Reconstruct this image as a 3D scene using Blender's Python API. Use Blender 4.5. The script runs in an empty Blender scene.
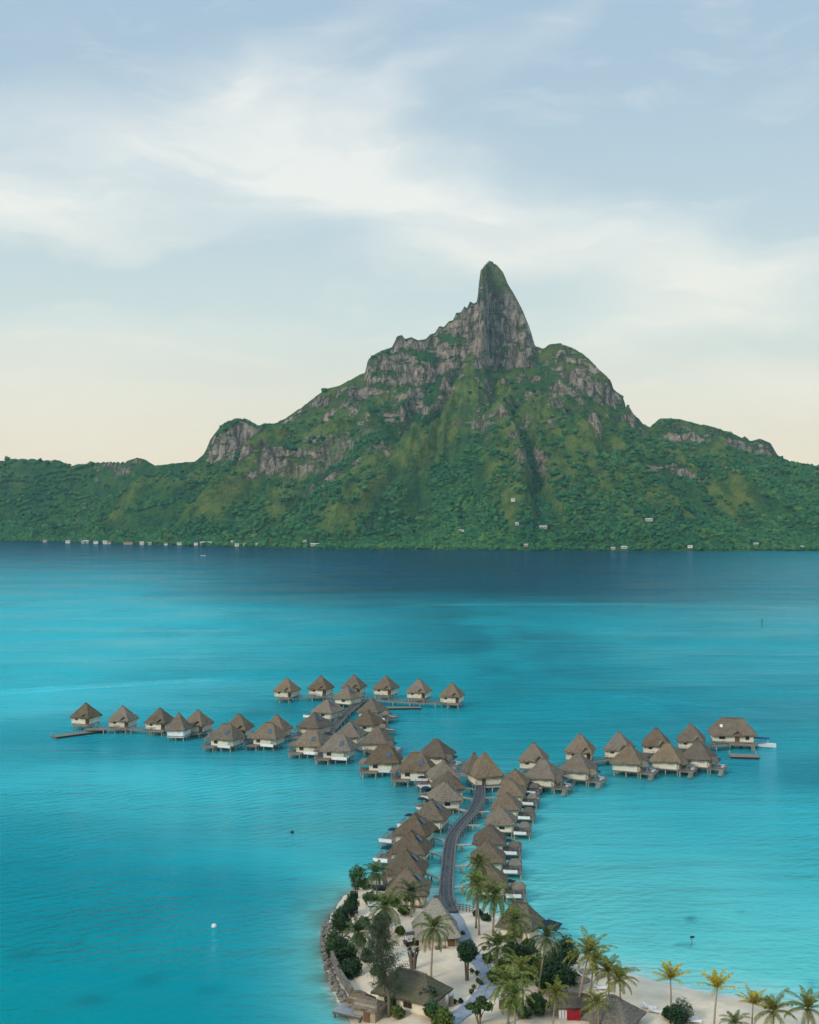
import bpy, math, random
import numpy as np
R = math.radians
random.seed(7); rng = np.random.default_rng(7)
scene = bpy.context.scene
COL = scene.collection

# ------------------------------------------------------------------ camera
CAM_H, F, CX, HY = 70.0, 1200.0, 409.5, 512.0
cd = bpy.data.cameras.new('camera'); cam = bpy.data.objects.new('camera', cd); COL.objects.link(cam)
cam.location = (0, 0, CAM_H); cam.rotation_euler = (R(90), 0, 0)
cd.sensor_fit = 'VERTICAL'; cd.sensor_height = 24.0; cd.lens = 24.0 * F / 1024.0
cd.clip_start = 1.0; cd.clip_end = 30000
scene.camera = cam

def az(px): return math.atan((px - CX) / F)
def el(px, py): return math.atan((HY - py) / F * math.cos(az(px)))
def at(px, py, z=0.0):
    d = (CAM_H - z) * F / (py - HY)
    return ((px - CX) / F * d, d, z)

# ------------------------------------------------------------------ node helpers
class NT:
    def __init__(s, tree): s.t = tree; s.n = tree.nodes; s.l = tree.links
    def new(s, typ, **kw):
        n = s.n.new(typ)
        for k, v in kw.items():
            if hasattr(n, k): setattr(n, k, v)
        return n
    def put(s, sock, v):
        if isinstance(v, bpy.types.NodeSocket): s.l.new(v, sock)
        elif v is not None: sock.default_value = v
    def math(s, op, a, b=None, c=None, clamp=False):
        n = s.n.new('ShaderNodeMath'); n.operation = op; n.use_clamp = clamp
        s.put(n.inputs[0], a); s.put(n.inputs[1], b); s.put(n.inputs[2], c)
        return n.outputs[0]
    def vmath(s, op, a, b=None, out=0):
        n = s.n.new('ShaderNodeVectorMath'); n.operation = op
        s.put(n.inputs[0], a)
        if b is not None: s.put(n.inputs[1], b)
        return n.outputs[out]
    def mix(s, f, a, b, typ='MIX'):
        n = s.n.new('ShaderNodeMix'); n.data_type = 'RGBA'; n.blend_type = typ; n.clamp_factor = True
        s.put(n.inputs[0], f); s.put(n.inputs[6], a); s.put(n.inputs[7], b)
        return n.outputs[2]
    def noise(s, vec, scale, detail=4, rough=0.55, dist=0.0):
        n = s.n.new('ShaderNodeTexNoise'); s.put(n.inputs['Vector'], vec)
        n.inputs['Scale'].default_value = scale; n.inputs['Detail'].default_value = detail
        n.inputs['Roughness'].default_value = rough; n.inputs['Distortion'].default_value = dist
        return n.outputs['Fac']
    def noisec(s, vec, scale, detail=4):
        n = s.n.new('ShaderNodeTexNoise'); s.put(n.inputs['Vector'], vec)
        n.inputs['Scale'].default_value = scale; n.inputs['Detail'].default_value = detail
        return n.outputs['Color']
    def mapr(s, v, a, b, c=0.0, d=1.0, interp='SMOOTHSTEP'):
        n = s.n.new('ShaderNodeMapRange'); n.interpolation_type = interp
        s.put(n.inputs['Value'], v)
        for k, x in zip(('From Min', 'From Max', 'To Min', 'To Max'), (a, b, c, d)): s.put(n.inputs[k], x)
        return n.outputs[0]
    def ramp(s, v, stops, interp='LINEAR'):
        n = s.n.new('ShaderNodeValToRGB'); cr = n.color_ramp; cr.interpolation = interp
        while len(cr.elements) < len(stops): cr.elements.new(0.5)
        for e, (p, c) in zip(cr.elements, stops): e.position = p; e.color = (*c, 1)
        s.put(n.inputs[0], v)
        return n.outputs[0]
    def mapping(s, vec, loc=(0, 0, 0), rot=(0, 0, 0), scl=(1, 1, 1), typ='POINT'):
        n = s.n.new('ShaderNodeMapping'); n.vector_type = typ
        s.put(n.inputs['Vector'], vec); n.inputs['Location'].default_value = loc
        n.inputs['Rotation'].default_value = rot; n.inputs['Scale'].default_value = scl
        return n.outputs[0]
    def sep(s, v):
        n = s.n.new('ShaderNodeSeparateXYZ'); s.put(n.inputs[0], v); return n.outputs
    def comb(s, x, y, z=0.0):
        n = s.n.new('ShaderNodeCombineXYZ'); s.put(n.inputs[0], x); s.put(n.inputs[1], y); s.put(n.inputs[2], z)
        return n.outputs[0]
    def bump(s, h, strength=0.5, dist=0.1, normal=None):
        n = s.n.new('ShaderNodeBump'); n.inputs['Strength'].default_value = strength
        n.inputs['Distance'].default_value = dist; s.put(n.inputs['Height'], h)
        if normal is not None: s.put(n.inputs['Normal'], normal)
        return n.outputs[0]

def rgb(*c): return (c[0], c[1], c[2], 1.0)

# ------------------------------------------------------------------ sky and sun
SUN_EL, SUN_AZ = 31.0, 226.0            # azimuth measured clockwise from +Y (the view direction)
wd = bpy.data.worlds.new('World'); scene.world = wd; wd.use_nodes = True
w = NT(wd.node_tree); w.n.clear()
sky = w.new('ShaderNodeTexSky', sky_type='NISHITA'); sky.sun_disc = False
sky.sun_elevation = R(SUN_EL); sky.sun_rotation = R(SUN_AZ)
sky.air_density = 1.0; sky.dust_density = 1.5; sky.ozone_density = 1.5
tc = w.new('ShaderNodeTexCoord'); dx, dy, dz = w.sep(tc.outputs['Generated'])[:3]
wa = w.math('ARCTAN2', dx, dy); we = w.math('ARCSINE', dz)
ae = w.comb(wa, we)
# thin streaky veils: stretched noise in azimuth/elevation, sheared so the streaks rise to the right
warp = w.noisec(w.mapping(ae, scl=(1, 2.2, 1)), 5.0, 5)
wv = w.vmath('SUBTRACT', warp, (0.5, 0.5, 0.5))
wsc = w.new('ShaderNodeVectorMath', operation='SCALE'); w.put(wsc.inputs[0], wv); wsc.inputs['Scale'].default_value = 0.11
aew = w.vmath('ADD', ae, wsc.outputs[0])
streak = w.noise(w.mapping(aew, rot=(0, 0, R(-9)), scl=(3.0, 13.0, 1)), 1.6, 7, 0.55)
fine = w.noise(w.mapping(aew, rot=(0, 0, R(-24)), scl=(7.0, 30.0, 1)), 1.5, 6, 0.6)
def blob(px, py, rx, ry, rot, amp, soft=0.0):
    v = w.mapping(aew, loc=(az(px), el(px, py), 0), rot=(0, 0, R(rot)), scl=(rx / F, ry / F, 1), typ='TEXTURE')
    ln = w.vmath('LENGTH', v, out=1)
    return w.mapr(ln, soft, 1.0, amp, 0.0)
def total(bl):
    a = bl[0]
    for b in bl[1:]: a = w.math('ADD', a, b)
    return a
white_blobs = [blob(140, 165, 360, 120, 8, .66), blob(330, 150, 230, 90, -22, .62), blob(540, 225, 380, 80, -8, .75),
    blob(420, 262, 150, 34, 5, .35), blob(760, 272, 220, 70, 12, .62), blob(60, 410, 300, 60, 0, .45), blob(760, 395, 260, 50, 2, .50), blob(40, 210, 170, 60, 0, .40),
    blob(540, 40, 130, 30, 35, .34), blob(420, 90, 170, 34, 28, .32), blob(300, 60, 200, 36, 20, .30),
    blob(740, 120, 170, 30, 22, .14), blob(120, 345, 300, 50, 3, .40), blob(640, 330, 320, 48, 2, .34)]
blue_blobs = [blob(110, 268, 260, 40, 3, .55), blob(800, 205, 120, 40, 14, .55), blob(690, 150, 240, 52, 8, .35),
    blob(760, 345, 160, 30, 4, .20)]
wm = w.math('MULTIPLY', total(white_blobs), w.mapr(streak, 0.30, 0.66, 0.62, 1.22))
wm = w.math('ADD', wm, w.mapr(fine, 0.48, 0.76, 0.0, 0.24))
bm_ = w.math('MULTIPLY', total(blue_blobs), w.mapr(streak, 0.3, 0.6, 1.15, 0.5))
wm = w.math('SUBTRACT', wm, bm_, clamp=True)
K = 10.0     # the cloud colours below are radiances; the Background strength is 1/K
veil = w.ramp(w.mapr(we, 0.0, 0.46, interp='LINEAR'), [
    (0.0, (0.66, 0.545, 0.405)), (0.10, (0.63, 0.555, 0.435)), (0.20, (0.58, 0.56, 0.47)), (0.34, (0.475, 0.54, 0.525)),
    (0.52, (0.385, 0.475, 0.52)), (0.75, (0.31, 0.41, 0.495)), (1.0, (0.27, 0.375, 0.485))])
white = w.ramp(w.mapr(we, 0.0, 0.46, interp='LINEAR'), [
    (0.0, (0.69, 0.60, 0.47)), (0.3, (0.67, 0.645, 0.56)), (0.55, (0.64, 0.65, 0.615)), (1.0, (0.55, 0.58, 0.60))])
cl = w.mix(wm, veil, white)
cs = w.new('ShaderNodeVectorMath', operation='SCALE'); w.put(cs.inputs[0], cl); cs.inputs['Scale'].default_value = K
skymix = w.mix(w.mapr(we, 0.45, 1.2, 0.97, 0.70), sky.outputs[0], cs.outputs[0])
zen = w.new('ShaderNodeVectorMath', operation='SCALE'); w.put(zen.inputs[0], skymix); w.put(zen.inputs['Scale'], w.mapr(we, 0.5, 1.25, 1.0, 2.7))   # unseen upper sky brightened to add fill light
bg = w.new('ShaderNodeBackground'); w.put(bg.inputs[0], zen.outputs[0]); bg.inputs[1].default_value = 1.0 / K
wo = w.new('ShaderNodeOutputWorld'); w.l.new(bg.outputs[0], wo.inputs[0])

sl = bpy.data.lights.new('sun', 'SUN'); sun = bpy.data.objects.new('sun', sl); COL.objects.link(sun)
sl.energy = 1.5; sl.angle = R(12); sl.color = (1.0, 0.88, 0.72)
sun.location = (0, 0, 400); sun.rotation_euler = (R(90 - SUN_EL), 0, R(180 - SUN_AZ) + R(0))
from mathutils import Vector
sdir = Vector((math.sin(R(SUN_AZ)) * math.cos(R(SUN_EL)), math.cos(R(SUN_AZ)) * math.cos(R(SUN_EL)), math.sin(R(SUN_EL))))
sun.rotation_euler = sdir.to_track_quat('Z', 'Y').to_euler()

vs = scene.view_settings
vs.view_transform = 'Standard'; vs.look = 'None'; vs.exposure = 0.52; vs.gamma = 1.0; vs.use_curve_mapping = False
cy = scene.cycles
cy.use_denoising = True
try: cy.denoiser = 'OPENIMAGEDENOISE'
except Exception: pass
cy.max_bounces = 6; cy.diffuse_bounces = 2; cy.glossy_bounces = 3; cy.volume_bounces = 0; cy.transmission_bounces = 2
cy.use_adaptive_sampling = True; cy.adaptive_threshold = 0.02

# ------------------------------------------------------------------ materials
def new_mat(name):
    m = bpy.data.materials.new(name); m.use_nodes = True
    t = NT(m.node_tree); p = m.node_tree.nodes['Principled BSDF']
    return m, t, p
def simple(name, col, col2=None, scale=3.0, rough=0.8, bump=0.15, spec=0.3, stretch=(1, 1, 1), metal=0.0, vary=0.12):
    m, t, p = new_mat(name)
    o = t.new('ShaderNodeTexCoord').outputs['Object']; info = t.new('ShaderNodeObjectInfo')
    v = t.mapping(o, scl=stretch)
    n = t.noise(v, scale, 6, 0.6)
    c2 = col2 or tuple(x * 0.72 for x in col)
    c = t.mix(t.mapr(n, 0.32, 0.68), rgb(*c2), rgb(*col))
    hs = t.new('ShaderNodeHueSaturation'); t.put(hs.inputs['Color'], c)
    t.put(hs.inputs['Value'], t.mapr(info.outputs['Random'], 0, 1, 1 - vary, 1 + vary, 'LINEAR'))
    t.put(p.inputs['Base Color'], hs.outputs[0])
    p.inputs['Roughness'].default_value = rough; p.inputs['Specular IOR Level'].default_value = spec; p.inputs['Metallic'].default_value = metal
    if bump: t.put(p.inputs['Normal'], t.bump(t.noise(v, scale * 4, 5, 0.65), bump, 0.05))
    return m
def thatch(name, a, b, c):
    m, t, p = new_mat(name)
    o = t.new('ShaderNodeTexCoord').outputs['Object']; info = t.new('ShaderNodeObjectInfo')
    off = t.vmath('ADD', o, t.comb(t.math('MULTIPLY', info.outputs['Random'], 37.0), 0.0))
    s1 = t.noise(t.mapping(off, scl=(5.0, 5.0, 0.9)), 1.3, 6, 0.65)
    s2 = t.noise(off, 0.55, 4, 0.6)
    col = t.mix(t.mapr(s1, 0.36, 0.64), rgb(*a), rgb(*b))
    col = t.mix(t.mapr(s2, 0.42, 0.75, 0, 0.75), col, rgb(*c))
    hs = t.new('ShaderNodeHueSaturation'); t.put(hs.inputs['Color'], col)
    t.put(hs.inputs['Value'], t.mapr(info.outputs['Random'], 0, 1, 0.72, 1.25, 'LINEAR'))
    t.put(hs.inputs['Saturation'], t.mapr(t.math('FRACT', t.math('MULTIPLY', info.outputs['Random'], 7.3)), 0, 1, 0.75, 1.1, 'LINEAR'))
    t.put(p.inputs['Base Color'], hs.outputs[0]); p.inputs['Roughness'].default_value = 0.95; p.inputs['Specular IOR Level'].default_value = 0.1
    wv = t.new('ShaderNodeTexWave', wave_type='BANDS', bands_direction='Z'); t.put(wv.inputs['Vector'], off)
    wv.inputs['Scale'].default_value = 0.75; wv.inputs['Distortion'].default_value = 3.0; wv.inputs['Detail'].default_value = 3.0
    h = t.math('ADD', t.math('MULTIPLY', s1, 1.2), t.math('MULTIPLY', wv.outputs['Fac'], 0.35))
    t.put(p.inputs['Normal'], t.bump(h, 0.7, 0.16))
    return m
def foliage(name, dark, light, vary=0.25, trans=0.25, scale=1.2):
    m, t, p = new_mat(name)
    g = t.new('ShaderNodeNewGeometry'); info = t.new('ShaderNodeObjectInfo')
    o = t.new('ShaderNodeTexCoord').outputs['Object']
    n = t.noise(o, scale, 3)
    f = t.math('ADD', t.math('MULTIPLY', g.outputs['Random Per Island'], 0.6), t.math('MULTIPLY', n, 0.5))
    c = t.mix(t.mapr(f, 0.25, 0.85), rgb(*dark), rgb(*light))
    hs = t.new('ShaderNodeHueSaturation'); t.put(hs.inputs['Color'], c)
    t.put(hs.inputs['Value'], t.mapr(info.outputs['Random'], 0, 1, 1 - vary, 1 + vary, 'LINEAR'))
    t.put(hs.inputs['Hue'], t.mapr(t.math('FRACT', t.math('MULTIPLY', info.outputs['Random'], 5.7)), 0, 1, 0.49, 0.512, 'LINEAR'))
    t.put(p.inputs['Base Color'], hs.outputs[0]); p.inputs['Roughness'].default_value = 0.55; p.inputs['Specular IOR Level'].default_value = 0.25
    tr = t.new('ShaderNodeBsdfTranslucent'); t.put(tr.inputs[0], hs.outputs[0])
    mx = t.new('ShaderNodeMixShader'); mx.inputs[0].default_value = trans
    out = t.n['Material Output']
    t.l.new(p.outputs[0], mx.inputs[1]); t.l.new(tr.outputs[0], mx.inputs[2]); t.l.new(mx.outputs[0], out.inputs[0])
    return m
M = {}
M['thatch'] = thatch('thatch', (.070, .049, .031), (.255, .185, .118), (.195, .165, .118))
M['thatch_grey'] = thatch('thatch_grey', (.085, .068, .047), (.24, .195, .14), (.19, .172, .135))
M['thatch_pale'] = thatch('thatch_pale', (.19, .165, .13), (.34, .295, .23), (.27, .26, .22))
M['thatch_mossy'] = thatch('thatch_mossy', (.070, .060, .038), (.13, .11, .07), (.075, .085, .035))
M['ridge'] = thatch('ridge_thatch', (.10, .075, .055), (.20, .155, .115), (.15, .12, .10))
M['cream'] = simple('woven_cream_wall', (.76, .68, .54), (.62, .54, .41), 2.5, 0.85, 0.2)
M['tan'] = simple('tan_panel', (.40, .32, .22), None, 3, 0.8)
M['render'] = simple('weathered_white_render', (.44, .42, .39), (.32, .31, .29), .3, .8)
M['white'] = simple('white_paint', (.80, .79, .76), (.66, .65, .62), 2, 0.6, 0.05)
M['door'] = simple('brown_timber', (.16, .085, .04), None, 6, 0.6, 0.2, stretch=(4, 4, .6))
M['dark'] = simple('dark_opening', (.03, .026, .022), None, 4, 0.5)
M['plank'] = simple('weathered_plank', (.26, .225, .185), (.155, .13, .105), 2.2, 0.85, 0.3, stretch=(1, 1, 1))
M['plank_grey'] = simple('grey_plank', (.33, .345, .35), (.22, .235, .245), 2.0, 0.8, 0.3, stretch=(3, .5, 1))
M['pier_dark'] = simple('dark_pier_plank', (.095, .093, .092), (.040, .041, .045), 2.4, 0.75, 0.3, stretch=(.35, .35, 1))
M['runner'] = simple('worn_runner_board', (.13, .125, .12), (.07, .07, .07), 2.2, .8, .3)
M['pier_edge'] = simple('pale_pier_edge', (.23, .225, .225), (.14, .14, .145), 2.4, 0.8, 0.2)
M['stilt'] = simple('pale_timber_stilt', (.44, .39, .31), (.27, .235, .185), 2.0, 0.8, 0.15)
M['stilt_dark'] = simple('dark_timber_stilt', (.14, .12, .10), None, 2.0, 0.8)
M['glass'] = simple('blue_skylight_glass', (.040, .075, .13), (.03, .06, .11), 2, 0.40, 0.0, 0.6)
M['navy'] = simple('navy_canvas', (.010, .026, .042), None, 2, 0.8)
M['sand'] = None
M['trunk'] = simple('palm_bark', (.36, .30, .225), (.22, .18, .13), 4, 0.9, 0.4, stretch=(1, 1, 3))
M['bark'] = simple('grey_bark', (.17, .135, .10), None, 4, 0.9, 0.4)
M['palm'] = foliage('palm_leaf', (.020, .055, .014), (.20, .235, .045), .25, .3)
M['palm_dark'] = foliage('dark_palm_leaf', (.012, .040, .014), (.11, .155, .036), .22, .25)
M['palm_gold'] = foliage('golden_palm_leaf', (.20, .19, .025), (.66, .46, .045), .12, .35)
M['palm_mid'] = foliage('yellowing_palm_leaf', (.035, .075, .014), (.32, .30, .04), .15, .3)
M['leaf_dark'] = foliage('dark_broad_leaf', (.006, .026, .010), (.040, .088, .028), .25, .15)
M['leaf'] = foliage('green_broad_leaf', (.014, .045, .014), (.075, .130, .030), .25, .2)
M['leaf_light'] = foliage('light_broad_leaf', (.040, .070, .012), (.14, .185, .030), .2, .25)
M['leaf_silver'] = foliage('silvery_leaf', (.03, .05, .025), (.33, .36, .27), .1, .2)
M['needle'] = foliage('casuarina_needle', (.030, .052, .026), (.120, .150, .075), .15, .3)
M['red'] = simple('red_canvas', (.36, .010, .018), None, 3, 0.8)
M['black'] = simple('black_paint', (.012, .012, .014), None, 3, 0.35, 0.0, 0.5)
M['rubber'] = simple('black_rubber', (.02, .02, .02), None, 3, 0.9)
M['blue'] = simple('blue_canvas', (.012, .045, .16), None, 2, 0.7)
M['hull'] = simple('white_gelcoat', (.78, .79, .80), (.7, .71, .72), 1.5, 0.3, 0.0, 0.5)
M['stone'] = simple('shore_stone', (.24, .205, .165), (.105, .09, .072), 1.2, 0.95, 0.6)
M['path'] = simple('grey_concrete_path', (.285, .315, .345), (.215, .24, .27), 0.9, 0.85, 0.15)

# ------------------------------------------------------------------ mesh helpers
class MB:
    def __init__(s): s.v = []; s.f = []; s.m = []
    def add(s, vs, fs, mi=0):
        o = len(s.v); s.v.extend([tuple(map(float, q)) for q in vs]); s.f.extend([tuple(i + o for i in f) for f in fs]); s.m.extend([mi] * len(fs)); return s
    def box(s, x0, x1, y0, y1, z0, z1, mi=0):
        return s.add([(x0, y0, z0), (x1, y0, z0), (x1, y1, z0), (x0, y1, z0), (x0, y0, z1), (x1, y0, z1), (x1, y1, z1), (x0, y1, z1)],
            [(0, 3, 2, 1), (4, 5, 6, 7), (0, 1, 5, 4), (1, 2, 6, 5), (2, 3, 7, 6), (3, 0, 4, 7)], mi)
    def tube(s, pts, rad, n=8, mi=0, cap=True):
        pts = [Vector(p) for p in pts]; rad = rad if isinstance(rad, (list, tuple)) else [rad] * len(pts)
        vs = []; fs = []
        for i, p in enumerate(pts):
            d = (pts[min(i + 1, len(pts) - 1)] - pts[max(i - 1, 0)]).normalized()
            a = d.cross(Vector((0, 0, 1)) if abs(d.z) < .9 else Vector((1, 0, 0))).normalized(); b = d.cross(a)
            for k in range(n):
                t = 2 * math.pi * k / n; vs.append(p + (a * math.cos(t) + b * math.sin(t)) * rad[i])
        for i in range(len(pts) - 1):
            for k in range(n):
                k2 = (k + 1) % n; fs.append((i * n + k, i * n + k2, (i + 1) * n + k2, (i + 1) * n + k))
        if cap: fs.append(tuple(range(n))[::-1]); fs.append(tuple((len(pts) - 1) * n + k for k in range(n)))
        return s.add(vs, fs, mi)
    def bar(s, p, q, wdt, hgt, mi=0):
        p = Vector(p); q = Vector(q); d = (q - p).normalized(); a = d.cross(Vector((0, 0, 1)))
        a = (a if a.length > 1e-4 else Vector((1, 0, 0))).normalized() * wdt / 2; b = a.cross(d).normalized() * hgt / 2
        vs = [p - a - b, p + a - b, p + a + b, p - a + b, q - a - b, q + a - b, q + a + b, q - a + b]
        return s.add(vs, [(0, 3, 2, 1), (4, 5, 6, 7), (0, 1, 5, 4), (1, 2, 6, 5), (2, 3, 7, 6), (3, 0, 4, 7)], mi)
    def build(s, name, mat, parent=None, smooth=False):
        me = bpy.data.meshes.new(name); me.from_pydata(s.v, [], s.f); 
        for m_ in (mat if isinstance(mat, list) else [mat]): me.materials.append(m_)
        if any(s.m): me.polygons.foreach_set('material_index', s.m)
        if smooth: me.polygons.foreach_set('use_smooth', [True] * len(s.f))
        me.update(); o = bpy.data.objects.new(name, me); COL.objects.link(o); o.parent = parent
        return o
def np_mesh(name, V, Fq, mat, parent=None, smooth=False, mi=None):
    V = np.asarray(V, dtype=np.float32); Fq = np.asarray(Fq, dtype=np.int32); k = Fq.shape[1]
    me = bpy.data.meshes.new(name); me.vertices.add(len(V)); me.vertices.foreach_set('co', V.ravel())
    me.loops.add(Fq.size); me.loops.foreach_set('vertex_index', Fq.ravel())
    me.polygons.add(len(Fq)); me.polygons.foreach_set('loop_start', np.arange(0, Fq.size, k, dtype=np.int32))
    me.polygons.foreach_set('loop_total', np.full(len(Fq), k, dtype=np.int32))
    for m_ in (mat if isinstance(mat, list) else [mat]): me.materials.append(m_)
    if mi is not None: me.polygons.foreach_set('material_index', np.asarray(mi, dtype=np.int32))
    me.polygons.foreach_set('use_smooth', np.full(len(Fq), smooth))
    me.update(calc_edges=True); me.validate()
    o = bpy.data.objects.new(name, me); COL.objects.link(o); o.parent = parent
    return o
def tag(o, label=None, cat=None, group=None, kind=None):
    if label: o['label'] = label
    if cat: o['category'] = cat
    if group: o['group'] = group
    if kind: o['kind'] = kind
    return o
def empty(name, loc=(0, 0, 0), rz=0, s=1.0):
    o = bpy.data.objects.new(name, None); COL.objects.link(o); o.empty_display_size = 0.5
    o.location = loc; o.rotation_euler = (0, 0, rz); o.scale = (s, s, s); return o
def copy_tree(o, parent=None, top=True):
    c = o.copy(); COL.objects.link(c); c.parent = parent
    for ch in list(o.children): copy_tree(ch, c, False)
    return c
def vnoise(x, y, seed=0):
    """smooth value noise, vectorised"""
    xi = np.floor(x).astype(np.int64); yi = np.floor(y).astype(np.int64); fx = x - xi; fy = y - yi
    fx = fx * fx * fx * (fx * (fx * 6 - 15) + 10); fy = fy * fy * fy * (fy * (fy * 6 - 15) + 10)
    def h(a, b):
        n = (a * 374761393 + b * 668265263 + seed * 1442695041) & 0xFFFFFFFF
        n = ((n ^ (n >> 13)) * 1274126177) & 0xFFFFFFFF
        return ((n ^ (n >> 16)) & 0xFFFF) / 65535.0
    return (h(xi, yi) * (1 - fx) + h(xi + 1, yi) * fx) * (1 - fy) + (h(xi, yi + 1) * (1 - fx) + h(xi + 1, yi + 1) * fx) * fy
def fbm(x, y, oct=5, seed=0, gain=0.5):
    s = 0; a = 1; t = 0
    for i in range(oct): s = s + a * vnoise(x * 2 ** i + 17.3 * i, y * 2 ** i - 9.1 * i, seed + i); t += a; a *= gain
    return s / t
def ridged(x, y, oct=4, seed=0, gain=0.5):
    s = 0; a = 1; t = 0
    for i in range(oct):
        s = s + a * (1 - np.abs(2 * vnoise(x * 2 ** i + 5.7 * i, y * 2 ** i + 3.3 * i, seed + i) - 1)); t += a; a *= gain
    return s / t
def sstep(t): t = np.clip(t, 0, 1); return t * t * (3 - 2 * t)

# ------------------------------------------------------------------ the small sand point
SHORE_PX = [(352, 1026), (338, 1004), (329, 985), (324, 962), (323, 940), (329, 917), (342, 897), (362, 884), (385, 882), (405, 888), (422, 896),
    (440, 904), (455, 907), (472, 909), (490, 913), (510, 921), (530, 931), (548, 939), (572, 951), (600, 964), (630, 974), (660, 982), (700, 991), (760, 1001), (819, 1013), (900, 1032), (1000, 1056), (1120, 1085)]
SHORE = [at(px, py)[:2] for px, py in SHORE_PX]
SHORE = [(-1.5, 118), (-5.2, 146)] + SHORE + [(150, 118), (150, 60), (10, 60)]
SH = np.array(SHORE)
def shore_dist(X, Y):
    """signed distance to the shoreline, positive on land"""
    P = np.stack([X.ravel(), Y.ravel()], 1); best = np.full(len(P), 1e9); ins = np.zeros(len(P), bool)
    n = len(SH)
    for i in range(n):
        a = SH[i]; b = SH[(i + 1) % n]; ab = b - a
        t = np.clip(((P - a) @ ab) / (ab @ ab), 0, 1); d = np.hypot(*(P - (a + t[:, None] * ab)).T); best = np.minimum(best, d)
        c = ((a[1] > P[:, 1]) != (b[1] > P[:, 1])); 
        with np.errstate(divide='ignore', invalid='ignore'):
            xi = a[0] + (P[:, 1] - a[1]) / (b[1] - a[1]) * ab[0]
        ins ^= c & (P[:, 0] < xi)
    return np.where(ins, best, -best).reshape(X.shape)
def ground_h(X, Y, sd=None):
    sd = shore_dist(X, Y) if sd is None else sd
    h = np.where(sd > 0, 1.15 * sstep(sd / 9.0) + 0.10 * sd / (sd + 2), sd * 0.16)
    return h + np.where(sd > 1, 0.10 * (fbm(X * .35, Y * .35, 4, 3) - .5) + .22 * (fbm(X * .09, Y * .09, 3, 8) - .5), 0) * sstep((sd - 1) / 3)
def gz(x, y): return float(ground_h(np.array([[x]]), np.array([[y]]))[0, 0])
def on_land(px, py, dz=0.0):
    x, y, z = at(px, py, 1.2); z = gz(x, y); x, y, _ = at(px, py, z); return (x, y, gz(x, y) + dz)

m, t, p = new_mat('sand')
pos = t.new('ShaderNodeNewGeometry').outputs['Position']
n1 = t.noise(pos, 0.22, 5, 0.6); n2 = t.noise(pos, 2.6, 6, 0.7)
c = t.mix(t.mapr(n1, .35, .7), rgb(.60, .48, .335), rgb(.73, .60, .44))
c = t.mix(t.mapr(n2, .52, .72, 0, .45), c, rgb(.46, .385, .29))
litter = t.math('MULTIPLY', t.mapr(t.noise(pos, 9.0, 3, 0.7), .60, .70), t.mapr(t.noise(pos, 0.35, 3), .42, .62))
c = t.mix(t.math('MULTIPLY', litter, .7), c, rgb(.20, .15, .095))
wet = t.mapr(t.sep(pos)[2], 0.10, 0.42, 1, 0)
c = t.mix(t.math('MULTIPLY', wet, .45), c, rgb(.50, .45, .36))
t.put(p.inputs['Base Color'], c); p.inputs['Roughness'].default_value = 0.95; p.inputs['Specular IOR Level'].default_value = 0.15
t.put(p.inputs['Normal'], t.bump(t.math('ADD', t.noise(pos, 1.4, 4), t.math('MULTIPLY', t.noise(pos, 7.0, 4, .7), .5)), .6, .12))
M['sand'] = m
gx = np.arange(-40, 152, 0.8); gy = np.arange(62, 240, 0.8)
GX, GY = np.meshgrid(gx, gy); SD = shore_dist(GX, GY); GH = ground_h(GX, GY, SD)
idx = np.arange(GX.size).reshape(GX.shape)
q = np.stack([idx[:-1, :-1], idx[:-1, 1:], idx[1:, 1:], idx[1:, :-1]], -1).reshape(-1, 4)
keep = (SD.ravel()[q].max(1) > -8)
tag(np_mesh('sand_ground', np.stack([GX.ravel(), GY.ravel(), GH.ravel()], 1), q[keep], M['sand'], smooth=True), 'pale sandy tip of the islet with beach', 'beach', kind='structure')

# ------------------------------------------------------------------ lagoon water
def axis(lo, hi, step, far_lo, far_hi, grow=1.06):
    a = list(np.arange(lo, hi + step, step)); s = step; v = a[-1]
    while v < far_hi: s *= grow; v += s; a.append(v)
    s = step; v = a[0]; b = []
    while v > far_lo: s *= grow; v -= s; b.append(v)
    return np.array(b[::-1] + a)
wx = axis(-150, 190, 1.6, -3900, 3900); wy = axis(130, 480, 1.6, -600, 4000, 1.035)
WX, WY = np.meshgrid(wx, wy); WS = -shore_dist(WX, WY)      # WS: metres out from the shore
ang_left = sstep((-WX - 2) / 14) * sstep((262 - WY) / 25)    # the steep stony west side of the point
west = sstep((-WX + 9) / 18) * sstep((320 - WY) / 105)
reach = 58 * (1 - west) + 4.5 * west
warpn = fbm(WX * .012, WY * .012, 4, 21) - .5
shallow = np.exp(-np.maximum(WS, 0) / reach * 1.0)
shal_attr = np.clip(shallow * (0.8 + .9 * (fbm(WX * .03, WY * .022, 4, 5) - .3)), 0, 1)
shal_attr = np.maximum(shal_attr, np.exp(-np.maximum(WS, 0) / 3.5) * (1 - ang_left))
rocky = .88 * ang_left * np.exp(-np.maximum(WS - .3, 0) / 3.2) * (0.75 + 1.5 * (fbm(WX * .35, WY * .25, 4, 9) - .4))
# the reef shelf ends about 850 m out: beyond, deeper water with the mountain's dark reflection painted in
edge = 870 + 60 * (fbm(WX * .004, WY * .0, 3, 31) - .5) - 0.00005 * WX ** 2
deep_and_reflection = sstep((WY - edge + 160) / 400 + .22 * (fbm(WX * .004, WY * .003, 4, 61) - .5))
deep_and_reflection = deep_and_reflection * (1 - .88 * sstep((-WX - .04 * WY) / (.22 * WY)) * sstep((2300 - WY) / 1500)) * (1 - .58 * sstep((WX - .15 * WY) / (.2 * WY)))  # thinned at the sides: sky against mountain reflection, put into the colour
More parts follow.
